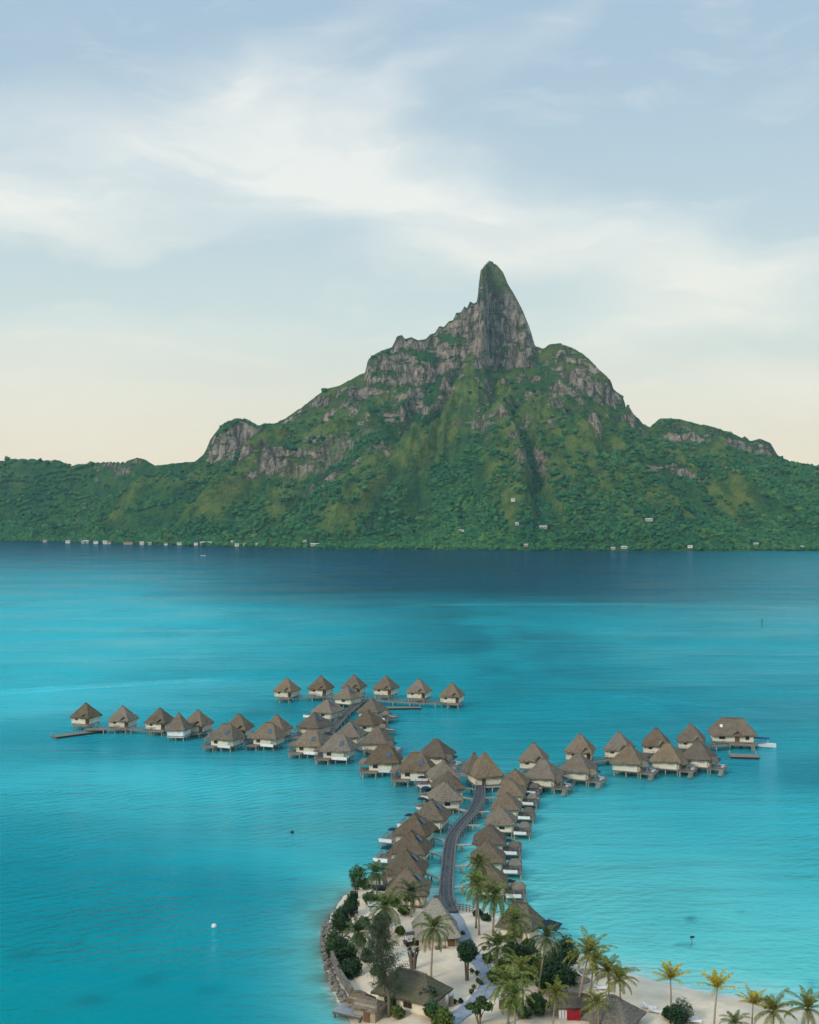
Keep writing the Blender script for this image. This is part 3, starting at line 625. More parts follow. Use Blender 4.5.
# ------------------------------------------------------------------ bungalows
def hip_roof(a, b, ze, za, rl=0.5, axis='x', sag=.25, n=8, K=9, thick=.28, jit=.05, cx=0, cy=0, seed=1):
    rg = random.Random(seed); mb = MB(); rings = []
    def ring(u, inset=0.0, dzz=0.0, jj=jit):
        hx, hy = (a - inset), (b - inset)
        ex, ey = (rl, .04) if axis == 'x' else (.04, rl)
        X = hx + (ex - hx) * u; Y = hy + (ey - hy) * u
        z = ze + (za - ze) * (u + sag * (u * u - u)) + dzz
        pts = []
        cs = [(-X, -Y), (X, -Y), (X, Y), (-X, Y)]
        for i in range(4):
            p, q = cs[i], cs[(i + 1) % 4]
            for k in range(n):
                f = k / n; j = jj * (1 - u)
                droop = -.10 * (1 - u) * math.sin(math.pi * f)
                pts.append((cx + p[0] + (q[0] - p[0]) * f + rg.uniform(-j, j), cy + p[1] + (q[1] - p[1]) * f + rg.uniform(-j, j), z + rg.uniform(-j, j) * .8 + droop * .3))
        return pts
    rings.append(ring(0, .30, -thick + .06)); rings.append(ring(0, .02, -thick, jit * 1.8))
    for k in range(K + 1): rings.append(ring(k / K))
    N = 4 * n; V = [p for r_ in rings for p in r_]; Fs = []
    for i in range(len(rings) - 1):
        for k in range(N): Fs.append((i * N + k, i * N + (k + 1) % N, (i + 1) * N + (k + 1) % N, (i + 1) * N + k))
    Fs.append(tuple(range(N))[::-1]); Fs.append(tuple((len(rings) - 1) * N + k for k in range(N)))
    mb.add(V, Fs); return mb
def ridge_cap(rl, za, axis='x', cx=0, cy=0):
    mb = MB(); r_ = max(rl, .25) + .18
    P = [(-r_, 0), (r_, 0)] if axis == 'x' else [(0, -r_), (0, r_)]
    mb.tube([(cx + P[0][0], cy + P[0][1], za - .12), (cx, cy, za + .03), (cx + P[1][0], cy + P[1][1], za - .12)], [.20, .24, .20], 7); return mb
def rails(mb, pts, z, h=.95, step=1.6):
    for (p, q) in zip(pts[:-1], pts[1:]):
        p = Vector((*p, z)); q = Vector((*q, z)); n = max(1, int((q - p).length / step))
        for i in range(n + 1):
            c = p.lerp(q, i / n); mb.box(c.x - .05, c.x + .05, c.y - .05, c.y + .05, z, z + h)
        for hh in (h, h * .55): mb.bar(p + Vector((0, 0, hh)), q + Vector((0, 0, hh)), .07, .07)
    return mb
def stilts(root, xs, ys_, top, mat='stilt', r_=.15):
    me = None
    for x in xs:
        for y in ys_:
            if me is None:
                o = MB().tube([(0, 0, -1.4), (0, 0, top)], [r_ * 1.1, r_], 8).build('stilt', M[mat], root, True); me = o
            else:
                o = me.copy(); COL.objects.link(o); o.parent = root
            o.location = (x, y, 0)
FLOOR = 1.75
def walls(root, w_, d_, z0=FLOOR, z1=4.6, chamfer=1.2, mat='cream'):
    """five-sided room: the front right corner is cut for the entrance"""
    mb = MB(); P = [(-w_, -d_), (w_ - chamfer, -d_), (w_, -d_ + chamfer), (w_, d_), (-w_, d_)]
    n = len(P); mb.add([(x, y, z0) for x, y in P] + [(x, y, z1) for x, y in P], [(i, (i + 1) % n, (i + 1) % n + n, i + n) for i in range(n)] + [tuple(range(n))[::-1], tuple(range(n, 2 * n))])
    # plinth and corner posts
    for x, y in P: mb.box(x - .09, x + .09, y - .09, y + .09, z0 - .02, z1 + .01)
    for i in range(n):
        p, q = Vector((*P[i], z0 + .1)), Vector((*P[(i + 1) % n], z0 + .1)); o_ = (q - p).cross(Vector((0, 0, 1))).normalized() * .03
        mb.bar(p + o_, q + o_, .1, .22)
    return mb.build('wall', M[mat], root)
def door(root, x, y, rz, z0=FLOOR, w_=.55, h=2.0):
    d = MB().box(-w_, w_, -.07, .02, z0, z0 + h).build('door', M['door'], root); d.location = (x, y, 0); d.rotation_euler.z = rz
    MB().box(w_ * .6, w_ * .75, -.13, -.072, z0 + .95, z0 + 1.1).build('handle', M['black'], d)
def window(root, x, y, rz, z0, w_, h):
    f = MB()
    f.box(-w_ - .08, w_ + .08, -.06, .02, z0 - .08, z0).box(-w_ - .08, w_ + .08, -.06, .02, z0 + h, z0 + h + .08)
    f.box(-w_ - .08, -w_, -.06, .02, z0, z0 + h).box(w_, w_ + .08, -.06, .02, z0, z0 + h).box(-.03, .03, -.06, .02, z0, z0 + h)
    o = f.build('window', M['door'], root); o.location = (x, y, 0); o.rotation_euler.z = rz
    MB().box(-w_, w_, -.03, .015, z0, z0 + h).build('pane', M['dark'], o)
def lounger_board(root, x, y, z, rz, L=2.2):
    o = MB().box(-L / 2, L / 2, -.38, .38, .22, .34).box(-L / 2, -L / 2 + .7, -.38, .38, .34, .62).build('sun_bench', M['white'], root)
    o.location = (x, y, z); o.rotation_euler.z = rz
def terrace(root, x0, x1, y0, y1, z=1.3, shelter=None, bench=None, parapet=None, rail=None, steps=None, canopy=None, mat='plank'):
    dk = MB(); n = max(3, int((y1 - y0) / .8))
    for i in range(n):
        ya = y0 + (y1 - y0) * i / n; yb = y0 + (y1 - y0) * (i + 1) / n - .03; dk.box(x0, x1, ya, yb, z - .10, z)
    dk.box(x0 + .08, x1 - .08, y0 + .08, y1 - .11, z - .28, z - .102)
    dk.build('terrace_deck', M[mat], root)
    stilts(root, [x0 + .4, x1 - .4], [y0 + .35, y1 - .4], z - .29)
    if rail:
        rails(MB(), rail, z).build('railing', M['plank'], root)
    if parapet:
        mb = MB()
        for (p, q) in parapet: mb.bar((*p, z + .42), (*q, z + .42), .10, .84)
        mb.build('parapet', M['white'], root)
    if shelter:
        cx, cy, a, b = shelter
        r_ = hip_roof(a, b, z + 2.0, z + 3.1, a * .5, 'x', .2, 5, 5, .22, .05, cx, cy, 5).build('shelter_roof', M['thatch_grey'], root)
        ps = MB()
        for sx in (-1, 1):
            for sy in (-1, 1): ps.tube([(cx + sx * (a - .5), cy + sy * (b - .5), z), (cx + sx * (a - .5), cy + sy * (b - .5), z + 2.12)], .08, 6)
        ps.build('shelter_post', M['stilt'], root)
    if canopy:
        cx, cy, a, b = canopy; o = MB()
        o.add([(cx - a, cy - b, z + 1.9), (cx + a, cy - b, z + 1.75), (cx + a, cy + b, z + 1.75), (cx - a, cy + b, z + 1.9), (cx, cy, z + 2.45)], [(0, 1, 4), (1, 2, 4), (2, 3, 4), (3, 0, 4), (3, 2, 1, 0)])
        o.tube([(cx, cy, z), (cx, cy, z + 2.3)], .05, 6); o.build('canopy', M['navy'], root)
    if bench:
        for b_ in bench: lounger_board(root, b_[0], b_[1], z, b_[2])
    if steps:
        x, y, dx_, dy_ = steps; mb = MB()
        for i in range(6): mb.box(x + dx_ * i * .34 - .55, x + dx_ * i * .34 + .55, y + dy_ * i * .34 - .17, y + dy_ * i * .34 + .17, z - .2 * i - .24, z - .2 * i - .16)
        mb.build('stair', M['stilt'], root)
def dormer(root, x, y, rz, z0, w_=1.25, h=1.15, depth=2.2):
    mb = MB(); 
    V = [(-w_, 0, z0), (w_, 0, z0), (0, 0, z0 + h), (-w_, depth, z0 + .1), (w_, depth, z0 + .1), (0, depth, z0 + h)]
    for sx in (-1, 1):
        A, B_ = Vector((sx * w_, 0, z0)), Vector((0, 0, z0 + h)); C_, D_ = Vector((0, depth, z0 + h)), Vector((sx * w_, depth, z0)); k = Vector((0, 0, .2))
        vs_ = [A, B_, C_, D_, A + k, B_ + k, C_ + k, D_ + k]
        mb.add(vs_, [(0, 1, 2, 3), (7, 6, 5, 4), (0, 4, 5, 1), (1, 5, 6, 2), (2, 6, 7, 3), (3, 7, 4, 0)])
    o = mb.build('porch_roof', M['thatch'], root); o.location = (x, y, 0); o.rotation_euler.z = rz
def skylight(roof, pts_fn): pass
def base(root, w_=3.72, rail=False):
    MB().box(-w_, w_, -w_, w_, FLOOR - .34, FLOOR - .03).build('floor_deck', M['plank'], root)
    stilts(root, [-w_ + .35, 0, w_ - .35], [-w_ + .35, 0, w_ - .35], FLOOR - .35)
APEX = 8.3
def roof(root, a=4.5, b=4.5, rl=.55, ax='x', mat='thatch', ze=4.05, za=APEX, seed=1, sag=.04):
    r_ = hip_roof(a, b, ze, za, rl, ax, sag, 10, 10, .36, .12, 0, 0, seed).build('roof', M[mat], root)
    ridge_cap(rl, za, ax).build('ridge_cap', M['ridge'], r_)
    return r_
def roof_glass(r_, side, up=.45, lat=0.0, a=4.5, ze=4.05, za=APEX, w_=.75, h=.8, name='skylight', mat='glass'):
    """pane lying on a roof face; side = (nx, ny) of that face"""
    nx, ny = side; u = up; zc = ze + (za - ze) * (u + .04 * (u * u - u)); dist = a * (1 - u) + .5 * u * abs(nx)
    o = MB().box(-w_, w_, -h, h, 0, .10).build(name, M[mat], r_)
    tilt = math.atan2((za - ze), a - .3)
    ang = math.atan2(nx, -ny)
    o.location = (nx * dist - ny * lat, ny * dist + nx * lat, zc + .12); o.rotation_euler = (tilt, 0, ang)
    o.rotation_mode = 'XYZ'
    return o
PROTO = {}
def proto(kind):
    r_ = empty('overwater_bungalow'); 
    if kind in ('far', 'far_white'):
        roof(r_, 3.95, 3.95, .4); base(r_, 3.4); walls(r_, 3.3, 3.3); dormer(r_, 2.05, -3.65, R(34), 4.2, 1.1, 1.0); door(r_, 2.73, -2.73, R(45))
        window(r_, -1.4, -3.3, 0, 2.9, .45, .6)
        terrace(r_, -.6, 4.0, -5.6, -3.45, 1.5, rail=[(-.55, -5.5), (1.6, -5.5)], steps=None)
        if kind == 'far_white': MB().box(-1.1, 1.1, -.05, .05, 0, 1.5).build('white_screen', M['white'], r_).location = (1.7, -5.0, 1.5)
    elif kind == 'left_front':
        rf = roof(r_, 4.9, 4.25, 1.5); roof_glass(rf, (0, -1), .42, 1.6, 4.2, w_=.55, h=.8, name='roof_vent'); base(r_); walls(r_, 3.65, 3.45); window(r_, -2.0, -3.45, 0, 2.4, .6, 1.1)
        terrace(r_, -5.6, -1.2, -6.0, -3.75, 1.55, rail=[(-5.5, -5.9), (-5.5, -3.8)], parapet=None, canopy=None)
        MB().bar((-1.1, -3.84, 1.75), (3.6, -3.84, 1.75), .12, .9).build('parapet', M['white'], r_)
        terrace(r_, -6.6, -3.75, -3.5, 1.5, 1.55, shelter=(-5.0, -1.2, 1.9, 2.2), rail=[(-6.5, -3.4), (-6.5, 1.4)])
    elif kind == 'right_front':
        roof(r_, 4.6, 4.6, .6); base(r_); walls(r_, 3.62, 3.62, chamfer=.5); window(r_, 3.62, -.6, R(90), 2.2, .9, 1.3)
        terrace(r_, 3.75, 8.1, -4.4, 1.6, 1.6, shelter=(5.1, -2.9, 1.5, 1.4), bench=[(7.3, -1.2, R(80)), (6.2, 1.0, 0)], canopy=(5.3, .35, 1.1, .9), rail=[(3.7, -4.3), (8.0, -4.3), (8.0, 1.5)], steps=(7.2, -4.6, 0, -1))
    elif kind == 'pier_left':
        rf = roof(r_, 4.6, 4.7, .6, 'y'); roof_glass(rf, (1, 0), .60, -.6, 4.6); base(r_); walls(r_, 3.6, 3.7, chamfer=.4); window(r_, .2, -3.7, 0, 2.5, .7, .9)
        terrace(r_, -8.0, -3.75, -4.4, 3.2, 1.5, shelter=None, bench=[(-7.2, -3.4, 0)], canopy=(-6.2, 1.0, 1.3, 1.2), rail=[(-3.6, -4.3), (-7.9, -4.3), (-7.9, 3.1)], parapet=[((-7.95, -4.35), (-4.6, -4.35))])
        terrace(r_, -6.2, -3.76, 3.25, 5.2, 1.2, steps=(-5.6, 5.2, -1, 0))
    elif kind == 'pier_right':
        rf = roof(r_, 4.6, 4.7, .6, 'y'); roof_glass(rf, (0, -1), .62, 0.0, 4.7, w_=.7, h=1.0); base(r_); walls(r_, 3.6, 3.7, chamfer=.4); window(r_, .5, -3.7, 0, 2.5, .7, .9)
        terrace(r_, 3.75, 8.9, -5.2, 4.4, 1.5, shelter=(7.1, -2.6, 1.7, 2.0), bench=[(5.0, -4.4, 0)], canopy=(5.3, 1.6, 1.4, 1.2), rail=[(8.8, -5.1), (8.8, 4.3)], parapet=[((4.0, -5.22), (7.6, -5.22))])
        lounger_board(r_, 7.0, 2.6, 1.5, 0, 2.8)
    elif kind == 'spire':
        rf = roof(r_, 3.6, 3.6, .12, ze=3.9, za=9.2); base(r_, 3.1); walls(r_, 2.95, 2.95, 1.2, 4.4, chamfer=.3, mat='white')
    elif kind == 'head':
        r_.name = 'pier_head_pavilion'
        rf = roof(r_, 4.7, 4.7, .5, ze=4.3, za=10.2); back = hip_roof(3.4, 3.6, 4.5, 9.6, .4, 'x', .16, 7, 8, .34, .06, -2.2, 3.6, 3).build('rear_roof', M['thatch'], r_); ridge_cap(.4, 9.6, 'x', -2.2, 3.6).build('ridge_cap', M['ridge'], back)
        base(r_, 4.1); walls(r_, 3.95, 3.95, 1.5, 4.9, chamfer=.4); door(r_, -1.6, -3.95, 0, 1.7)
    elif kind == 'big':
        r_.name = 'overwater_villa'
        rf = roof(r_, 7.0, 4.7, 3.4, ze=3.95, za=8.3, mat='thatch'); roof_glass(rf, (0, -1), .5, -3.4, 4.7, 3.95, 8.3, w_=.4, h=.5, name='white_patch', mat='white')
        MB().box(-6.2, 6.2, -4.0, 4.0, FLOOR - .34, FLOOR - .03).build('floor_deck', M['plank'], r_)
        stilts(r_, [-5.4, -2.7, 0, 2.7, 5.4], [-3.3, 0, 3.3], FLOOR - .35)
        mb = MB().box(-6.0, 6.0, -3.8, 3.8, FLOOR, 4.5); mb.build('wall', M['cream'], r_); door(r_, 1.2, -3.8, 0, w_=.7); window(r_, -3.2, -3.8, 0, 2.5, .8, .9); window(r_, 4.2, -3.8, 0, 2.5, .5, .9)
        dormer(r_, 1.2, -4.75, 0, 3.8, 1.5, 1.3, 2.6)
        terrace(r_, -1.4, 6.4, -6.6, -4.05, 1.3, rail=[(-1.3, -6.5), (2.4, -6.5)], steps=(5.4, -6.9, 0, -1))
    return r_
ORD = ['first', 'second', 'third', 'fourth', 'fifth', 'sixth', 'seventh', 'eighth']
HUTS = []
def hut(kind, px, py, s, rot, label, cat='bungalow', group='overwater bungalows', za=APEX):
    key = kind
    if key not in PROTO: PROTO[key] = proto(kind); o = PROTO[key]
    else: o = copy_tree(PROTO[key])
    x, y, _ = at(px, py, za * s); o.location = (x, y, 0); o.rotation_euler = (0, 0, R(rot)); o.scale = (s, s, s)
    tag(o, label, cat, group); HUTS.append(o); return o
# back row of six
for i, (px, py, k, lab) in enumerate([(287, 678, 'far', 'leftmost bungalow of the far back row, over dark open water'), (321, 676, 'far_white', 'second bungalow of the far back row, with a white screen at its door'),
        (354, 675, 'far', 'third bungalow of the far back row, half hidden by the roof in front'), (386, 676, 'far', 'fourth bungalow of the far back row, behind the long grey dinghy dock'),
        (419, 679, 'far', 'fifth bungalow of the far back row, next to last on its right'), (452, 683, 'far', 'rightmost bungalow of the far back row, at the end of its walkway')]):
    hut(k, px, py, 1.0, -24 + 3 * (i % 3), lab)
# left row, rear
for i, (px, py, lab) in enumerate([(86, 703, 'outermost bungalow of the left row, beside the low floating dock'), (123, 706, 'second bungalow from the outer end of the left row, standing clear'), (160, 708, 'third rear bungalow of the left row, left of the spire roof'),
        (198, 710, 'fourth rear bungalow of the left row, right of the spire roof'), (239, 714, 'fifth rear bungalow of the left row, peeking over a long low roof'), (277, 715, 'innermost rear bungalow of the left row, nearest the branch walkway')]):
    hut('far', px, py, .95, -22 + 4 * ((i * 2) % 3), lab)
hut('spire', 179, 712.5, .9, -12, 'small spire roofed hut with a white base in the left row', 'hut', 'overwater bungalows', 9.2)
for (px, py, s, rot, lab) in [(227, 723.5, .92, -24, 'outer front bungalow of the left row with a pale roof vent'), (269, 722.5, .92, -22, 'second front bungalow of the left row with a pale roof vent'),
        (312, 729.5, .92, -20, 'front bungalow at the corner of left row and branch walkway'), (339, 733.5, .95, -14, 'front bungalow just right of the branch walkway corner'),
        (384, 744.6, .95, -6, 'front bungalow with white parapet, left of the curving jetty row'), (416.5, 752, .95, -8, 'front bungalow with white parapet, nearest the jetty head on its left')]:
    hut('left_front', px, py, s, rot, lab)
# branch walkway columns
for (px, py, k, s, rot, lab) in [(348, 686, 'pier_left', .9, -30, 'topmost hut on the left of the branch walkway, below the back row'), (328, 698.5, 'pier_left', .92, -30, 'middle hut on the left of the branch walkway'), (315, 712.5, 'pier_left', .92, -30, 'lowest hut on the left of the branch walkway'),
        (372.5, 698.5, 'pier_right', .9, -25, 'topmost hut on the right of the branch walkway'), (368, 710, 'pier_right', .92, -25, 'second hut on the right of the branch walkway'), (350, 721, 'pier_left', .92, -12, 'hut with bare cream wall at the foot of the branch walkway'),
        (377, 727, 'right_front', .92, -14, 'hut with a terrace on its right, below the branch walkway')]:
    hut(k, px, py, s, rot, lab)
hut('right_front', 436, 738.7, .95, -22, 'lone hut behind the row, left of the twin peaked pavilion')
hut('head', 485, 753, .86, 14, 'twin peaked pavilion with cream walls where the jetty forks', 'pavilion', None, 10.2)
# columns along the main jetty
for i, (px, py) in enumerate([(443, 761), (448, 771), (445, 781.5), (431.5, 799), (415, 813), (411, 830), (406, 849), (408, 868)]):
    labs = ['farthest bungalow on the left of the jetty, nearest the fork', 'second bungalow from the fork on the jetty left side', 'third bungalow from the fork on the jetty left, with its end wall showing', 'fourth bungalow from the fork on the jetty left side',
            'fifth bungalow from the fork on the jetty left side', 'sixth bungalow from the fork on the jetty left side', 'next to last bungalow on the jetty left side, before the beach', 'bungalow nearest the beach on the jetty left side, behind palms']
    hut('pier_left', px, py, .84, [10, 8, 6, -16, -20, -14, -8, -6][i], labs[i])
for i, (px, py) in enumerate([(515, 769), (511.5, 779), (506.5, 792), (501, 806), (489.5, 824), (488, 841), (489, 863)]):
    labs = ['farthest bungalow on the right of the jetty, nearest the fork', 'second bungalow from the fork on the jetty right side', 'third bungalow from the fork on the jetty right side', 'fourth bungalow from the fork on the jetty right, cream end wall showing',
            'fifth bungalow from the fork on the jetty right, with a blue skylight', 'sixth bungalow from the fork on the jetty right, with a blue skylight', 'last bungalow over water on the jetty right side, behind palm crowns']
    hut('pier_right', px, py, .74, [-14, -12, -10, -8, -6, -4, -2][i], labs[i])
# right row
for i, (px, py, s, lab) in enumerate([(533.6, 743, .95, 'innermost rear bungalow of the right row, right of the twin peaked pavilion'), (580, 734, 1.0, 'second rear bungalow of the right row, standing over a dark shadow'), (619, 732, 1.0, 'third rear bungalow of the right row'),
        (656, 728, 1.0, 'fourth rear bungalow of the right row'), (691, 724, 1.0, 'rear bungalow of the right row next to the long villa')]):
    hut('far', px, py, s, -14 - 2 * (i % 3), lab)
for (px, py, s, lab) in [(544, 759, .92, 'innermost front bungalow of the right row, beside the jetty column'), (578, 753, .92, 'second front bungalow of the right row'), (629, 745, .95, 'third front bungalow of the right row, after the gap'), (668, 743, .95, 'fourth front bungalow of the right row'), (698, 741, .95, 'outermost front bungalow of the right row, nearest the floating dock')]:
    hut('right_front', px, py, s, -24, lab)
hut('big', 732, 718, .98, -10, 'long ridged thatched villa at the outer end of the right row', 'villa', None, 8.3)

# ------------------------------------------------------------------ jetty and walkways
def walkway(name, label, cat, pts, wdt, z, mat, edge=None, rail=True, pile_step=6.0, group=None, pmat='stilt'):
    """pts: world xy polyline"""
    root = empty(name, (pts[0][0], pts[0][1], 0)); tag(root, label, cat, group)
    P = [Vector((x - pts[0][0], y - pts[0][1], 0)) for x, y in pts]
    L, Rr = [], []
    for i, p in enumerate(P):
        d = (P[min(i + 1, len(P) - 1)] - P[max(i - 1, 0)]).normalized(); nrm = Vector((-d.y, d.x, 0))
        L.append(p + nrm * wdt / 2); Rr.append(p - nrm * wdt / 2)
    mb = MB(); V = []; Fs = []; n = len(P)
    for lv in (z - .22, z):
        for i in range(n): V += [L[i] + Vector((0, 0, lv)), Rr[i] + Vector((0, 0, lv))]
    for i in range(n - 1):
        a = 2 * i; b = a + 2 * n
        Fs += [(b, b + 1, b + 3, b + 2), (a + 2, a + 3, a + 1, a), (a, b, b + 2, a + 2), (a + 1, a + 3, b + 3, b + 1)]
    Fs += [(0, 1, 2 * n + 1, 2 * n), (2 * n - 2, 4 * n - 2, 4 * n - 1, 2 * n - 1)]
    mb.add(V, Fs).build('deck', M[mat], root)
    if edge:
        for side in (L, Rr):
            e = MB()
            for i in range(n - 1): e.bar(side[i] + Vector((0, 0, z + .06)), side[i + 1] + Vector((0, 0, z + .06)), .20, .16)
            e.build('kerb_beam', M[edge], root)
        for off in (-.5, .5):
            e = MB()
            for i in range(n - 1):
                a_ = L[i].lerp(Rr[i], .5 + off / wdt); b_ = L[i + 1].lerp(Rr[i + 1], .5 + off / wdt); e.bar(a_ + Vector((0, 0, z + .02)), b_ + Vector((0, 0, z + .02)), .34, .05)
            e.build('runner_board', M['runner'], root)
    if rail:
        for side in (L, Rr): rails(MB(), [(q_.x, q_.y) for q_ in side], z, .95, 2.4).build('railing', M[edge or 'plank'], root)
    first = None; acc = 0; cnt = 0
    for i in range(n - 1):
        seg = (P[i + 1] - P[i]); k = max(1, int(seg.length / pile_step))
        for j in range(k):
            for side in (L, Rr):
                c = side[i].lerp(side[i + 1], (j + .5) / k)
                if cnt >= 96: continue
                if first is None: o = first = MB().tube([(0, 0, -1.5), (0, 0, z - .2)], [.17, .15], 7).build('pile', M[pmat], root, True)
                else: o = first.copy(); COL.objects.link(o); o.parent = root
                o.location = (c.x, c.y, 0); cnt += 1
    return root
def px_line(l, z): return [at(a, b, z)[:2] for a, b in l]
def smooth_line(l, n=6):
    out = []
    for i in range(len(l) - 1):
        p0, p1, p2, p3 = [np.array(l[max(0, min(len(l) - 1, k))]) for k in (i - 1, i, i + 1, i + 2)]
        for j in range(n):
            t_ = j / n; out.append(tuple(.5 * ((2 * p1) + (-p0 + p2) * t_ + (2 * p0 - 5 * p1 + 4 * p2 - p3) * t_ ** 2 + (-p0 + 3 * p1 - 3 * p2 + p3) * t_ ** 3)))
    out.append(tuple(l[-1])); return out
JET = smooth_line(px_line([(452, 911), (446.5, 897), (446.5, 882), (448, 866), (449.5, 850), (453, 836), (462, 824), (472, 813), (478, 803), (480, 794), (480, 783)], 1.5), 4)
walkway('jetty', 'dark weathered plank jetty curving from the beach to the fork', 'jetty', JET, 2.3, 1.5, 'pier_dark', 'pier_edge', True, 4.5)
walkway('walkway', 'walkway along the left row from jetty fork to floating dock', 'walkway', px_line([(478, 779), (462, 774), (440, 771), (410, 762), (385, 756), (352, 745), (318, 738), (292, 737), (240, 733.5), (200, 731.5), (160, 730), (123, 729), (86, 729)], 1.3), 2.2, 1.3, 'plank', None, True, 6, 'walkways over the lagoon')
walkway('walkway', 'branch walkway rising between two hut columns to the back row', 'walkway', px_line([(326, 738), (336, 725), (348, 712), (358, 704), (366, 699)], 1.3), 2.4, 1.3, 'pier_dark', 'plank', True, 6, 'walkways over the lagoon')
walkway('walkway', 'walkway in front of the far back row of bungalows', 'walkway', px_line([(288, 697), (321, 697), (354, 697.5), (366, 699), (386, 701), (419, 703), (452, 703)], 1.3), 2.2, 1.3, 'plank', None, True, 6, 'walkways over the lagoon')
walkway('walkway', 'walkway through the right row from jetty fork to villa', 'walkway', px_line([(478, 779), (510, 776), (540, 772), (580, 764), (620, 758), (660, 753), (700, 747), (728, 745)], 1.3), 2.2, 1.3, 'plank', None, True, 6, 'walkways over the lagoon')
# short gangways from the jetty to the huts on both sides
def nearest_jetty(y): 
    return min(JET, key=lambda q_: abs(q_[1] - y))
for k, (pa, pb, lab) in enumerate([((404, 864), (446, 880), 0), ((425, 850), (448, 857), 0), ((427, 836.5), (451, 841), 0), ((432, 820), (460, 826), 0), ((449, 806), (472, 812), 0), ((458, 796), (478, 800), 0), ((461, 787), (480, 790), 0),
        ((448, 887), (478, 886), 1), ((449, 866), (474, 865), 1), ((452, 845), (473, 844), 1), ((464, 825), (481, 825), 1), ((474, 812), (489, 811), 1), ((480, 798), (497, 797), 1), ((481, 787), (503, 786), 1)]):
    yb = k if lab == 0 else k - 7
    walkway('gangway', ('%s narrow pale gangway from the beach on the jetty %s side' % (ORD[yb], 'left' if lab == 0 else 'right')), 'gangway', px_line([pa, pb], 1.4), .85, 1.4, 'stilt', None, False, 3.0, 'gangways from the jetty')
def dock(name, label, cpx, wx_, wy_, rot, z=.55, mat='plank'):
    root = empty(name, (*at(*cpx, z)[:2], 0), R(rot)); tag(root, label, 'dock')
    mb = MB(); n = int(wx_ / .5)
    for i in range(n): mb.box(-wx_ / 2 + wx_ * i / n, -wx_ / 2 + wx_ * (i + 1) / n - .04, -wy_ / 2, wy_ / 2, z - .1, z)
    mb.build('deck', M[mat], root); MB().box(-wx_ / 2 + .1, wx_ / 2 - .1, -wy_ / 2 + .1, wy_ / 2 - .1, -.3, z - .103).build('float', M['stilt_dark'], root)
    MB().bar((-wx_ / 2, -wy_ / 2 - .08, z - .12), (wx_ / 2, -wy_ / 2 - .08, z - .12), .14, .3).build('fender', M['rubber'], root)
    for sx in (-1, 1): MB().tube([(0, 0, -1.5), (0, 0, z + .9)], .14, 8).build('mooring_post', M['stilt'], root).location = (sx * (wx_ / 2 - .3), wy_ / 2 + .15, 0)
dock('floating_dock', 'low dark dock reaching out from the outermost left bungalow', (79, 733), 17, 3.8, 42)
dock('floating_dock', 'square floating dock below the long villa', (744, 755.5), 8.0, 5.0, -8)
dock('floating_dock', 'long grey dinghy dock below the far back row', (400, 707.5), 15, 3.2, 3, mat='plank')

# ------------------------------------------------------------------ boats, buoys, marker
def boat(px, py, rot, label, s=1.0, canopy=True):
    root = empty('motor_boat', at(px, py, 0), R(rot), s); tag(root, label, 'boat')
    rings = []; N = 9; V = []; Fs = []
    for i in range(N):
        f = i / (N - 1); x = -3.2 + 6.6 * f; wd_ = 1.15 * (1 - max(0, (f - .5) / .5) ** 2.2 * .97); sh = .75 + .3 * f * f
        V += [(x, -wd_, sh), (x, -wd_ * .75, .05), (x, 0, -.25), (x, wd_ * .75, .05), (x, wd_, sh), (x, wd_ * .85, sh), (x, wd_ * .7, .3), (x, -wd_ * .7, .3), (x, -wd_ * .85, sh)]
    for i in range(N - 1):
        for k in range(9): Fs.append((i * 9 + k, i * 9 + (k + 1) % 9, (i + 1) * 9 + (k + 1) % 9, (i + 1) * 9 + k))
    Fs.append(tuple(range(9))); Fs.append(tuple((N - 1) * 9 + k for k in range(9))[::-1])
    MB().add(V, Fs).build('hull', M['hull'], root)
    MB().box(-2.6, -1.7, -.7, .7, .3, .75).box(-.4, .4, -.7, .7, .3, .75).build('seat', M['white'], root)
    MB().box(-3.75, -3.22, -.28, .28, .1, 1.25).build('outboard_motor', M['black'], root)
    if canopy:
        c = MB(); c.add([(-2.6, -1.15, 2.15), (1.6, -1.15, 2.15), (1.6, 1.15, 2.15), (-2.6, 1.15, 2.15), (-2.4, -.6, 2.4), (1.4, -.6, 2.4), (1.4, .6, 2.4), (-2.4, .6, 2.4)], [(0, 1, 5, 4), (1, 2, 6, 5), (2, 3, 7, 6), (3, 0, 4, 7), (4, 5, 6, 7), (3, 2, 1, 0)])
        c.build('canopy', M['blue'], root); ps = MB()
        for x in (-2.3, 1.3):
            for y in (-.95, .95): ps.tube([(x, y, .6), (x, y, 2.16)], .035, 6)
        ps.build('canopy_post', M['white'], root)
boat(763, 746.5, -24, 'white motor boat with blue canopy moored beside the long villa', 1.12)
boat(203, 556, 8, 'tiny dark boat far out near the village shore', 1.25, False)
def buoy(px, py, r_, label, mat):
    root = empty('mooring_buoy', at(px, py, 0)); tag(root, label, 'buoy'); import bmesh
    mb = MB(); P = []
    for i in range(7):
        a = -math.pi / 2 + math.pi * i / 6; P.append((0, 0, .15 + r_ * math.sin(a)))
    mb.tube(P, [max(.02, r_ * math.cos(-math.pi / 2 + math.pi * i / 6)) for i in range(7)], 12).build('float', M[mat], root, True)
    MB().tube([(0, 0, .1 + r_), (0, 0, .35 + r_)], .05, 6).build('ring_post', M['black'], root)
buoy(214, 927, .45, 'small white mooring buoy alone in the green water', 'white')
buoy(292, 833, .40, 'small dark mooring buoy west of the jetty huts', 'black')
root = empty('marker_post', at(691, 945, 0)); tag(root, 'leaning dark marker post standing in the shallows off the beach', 'post')
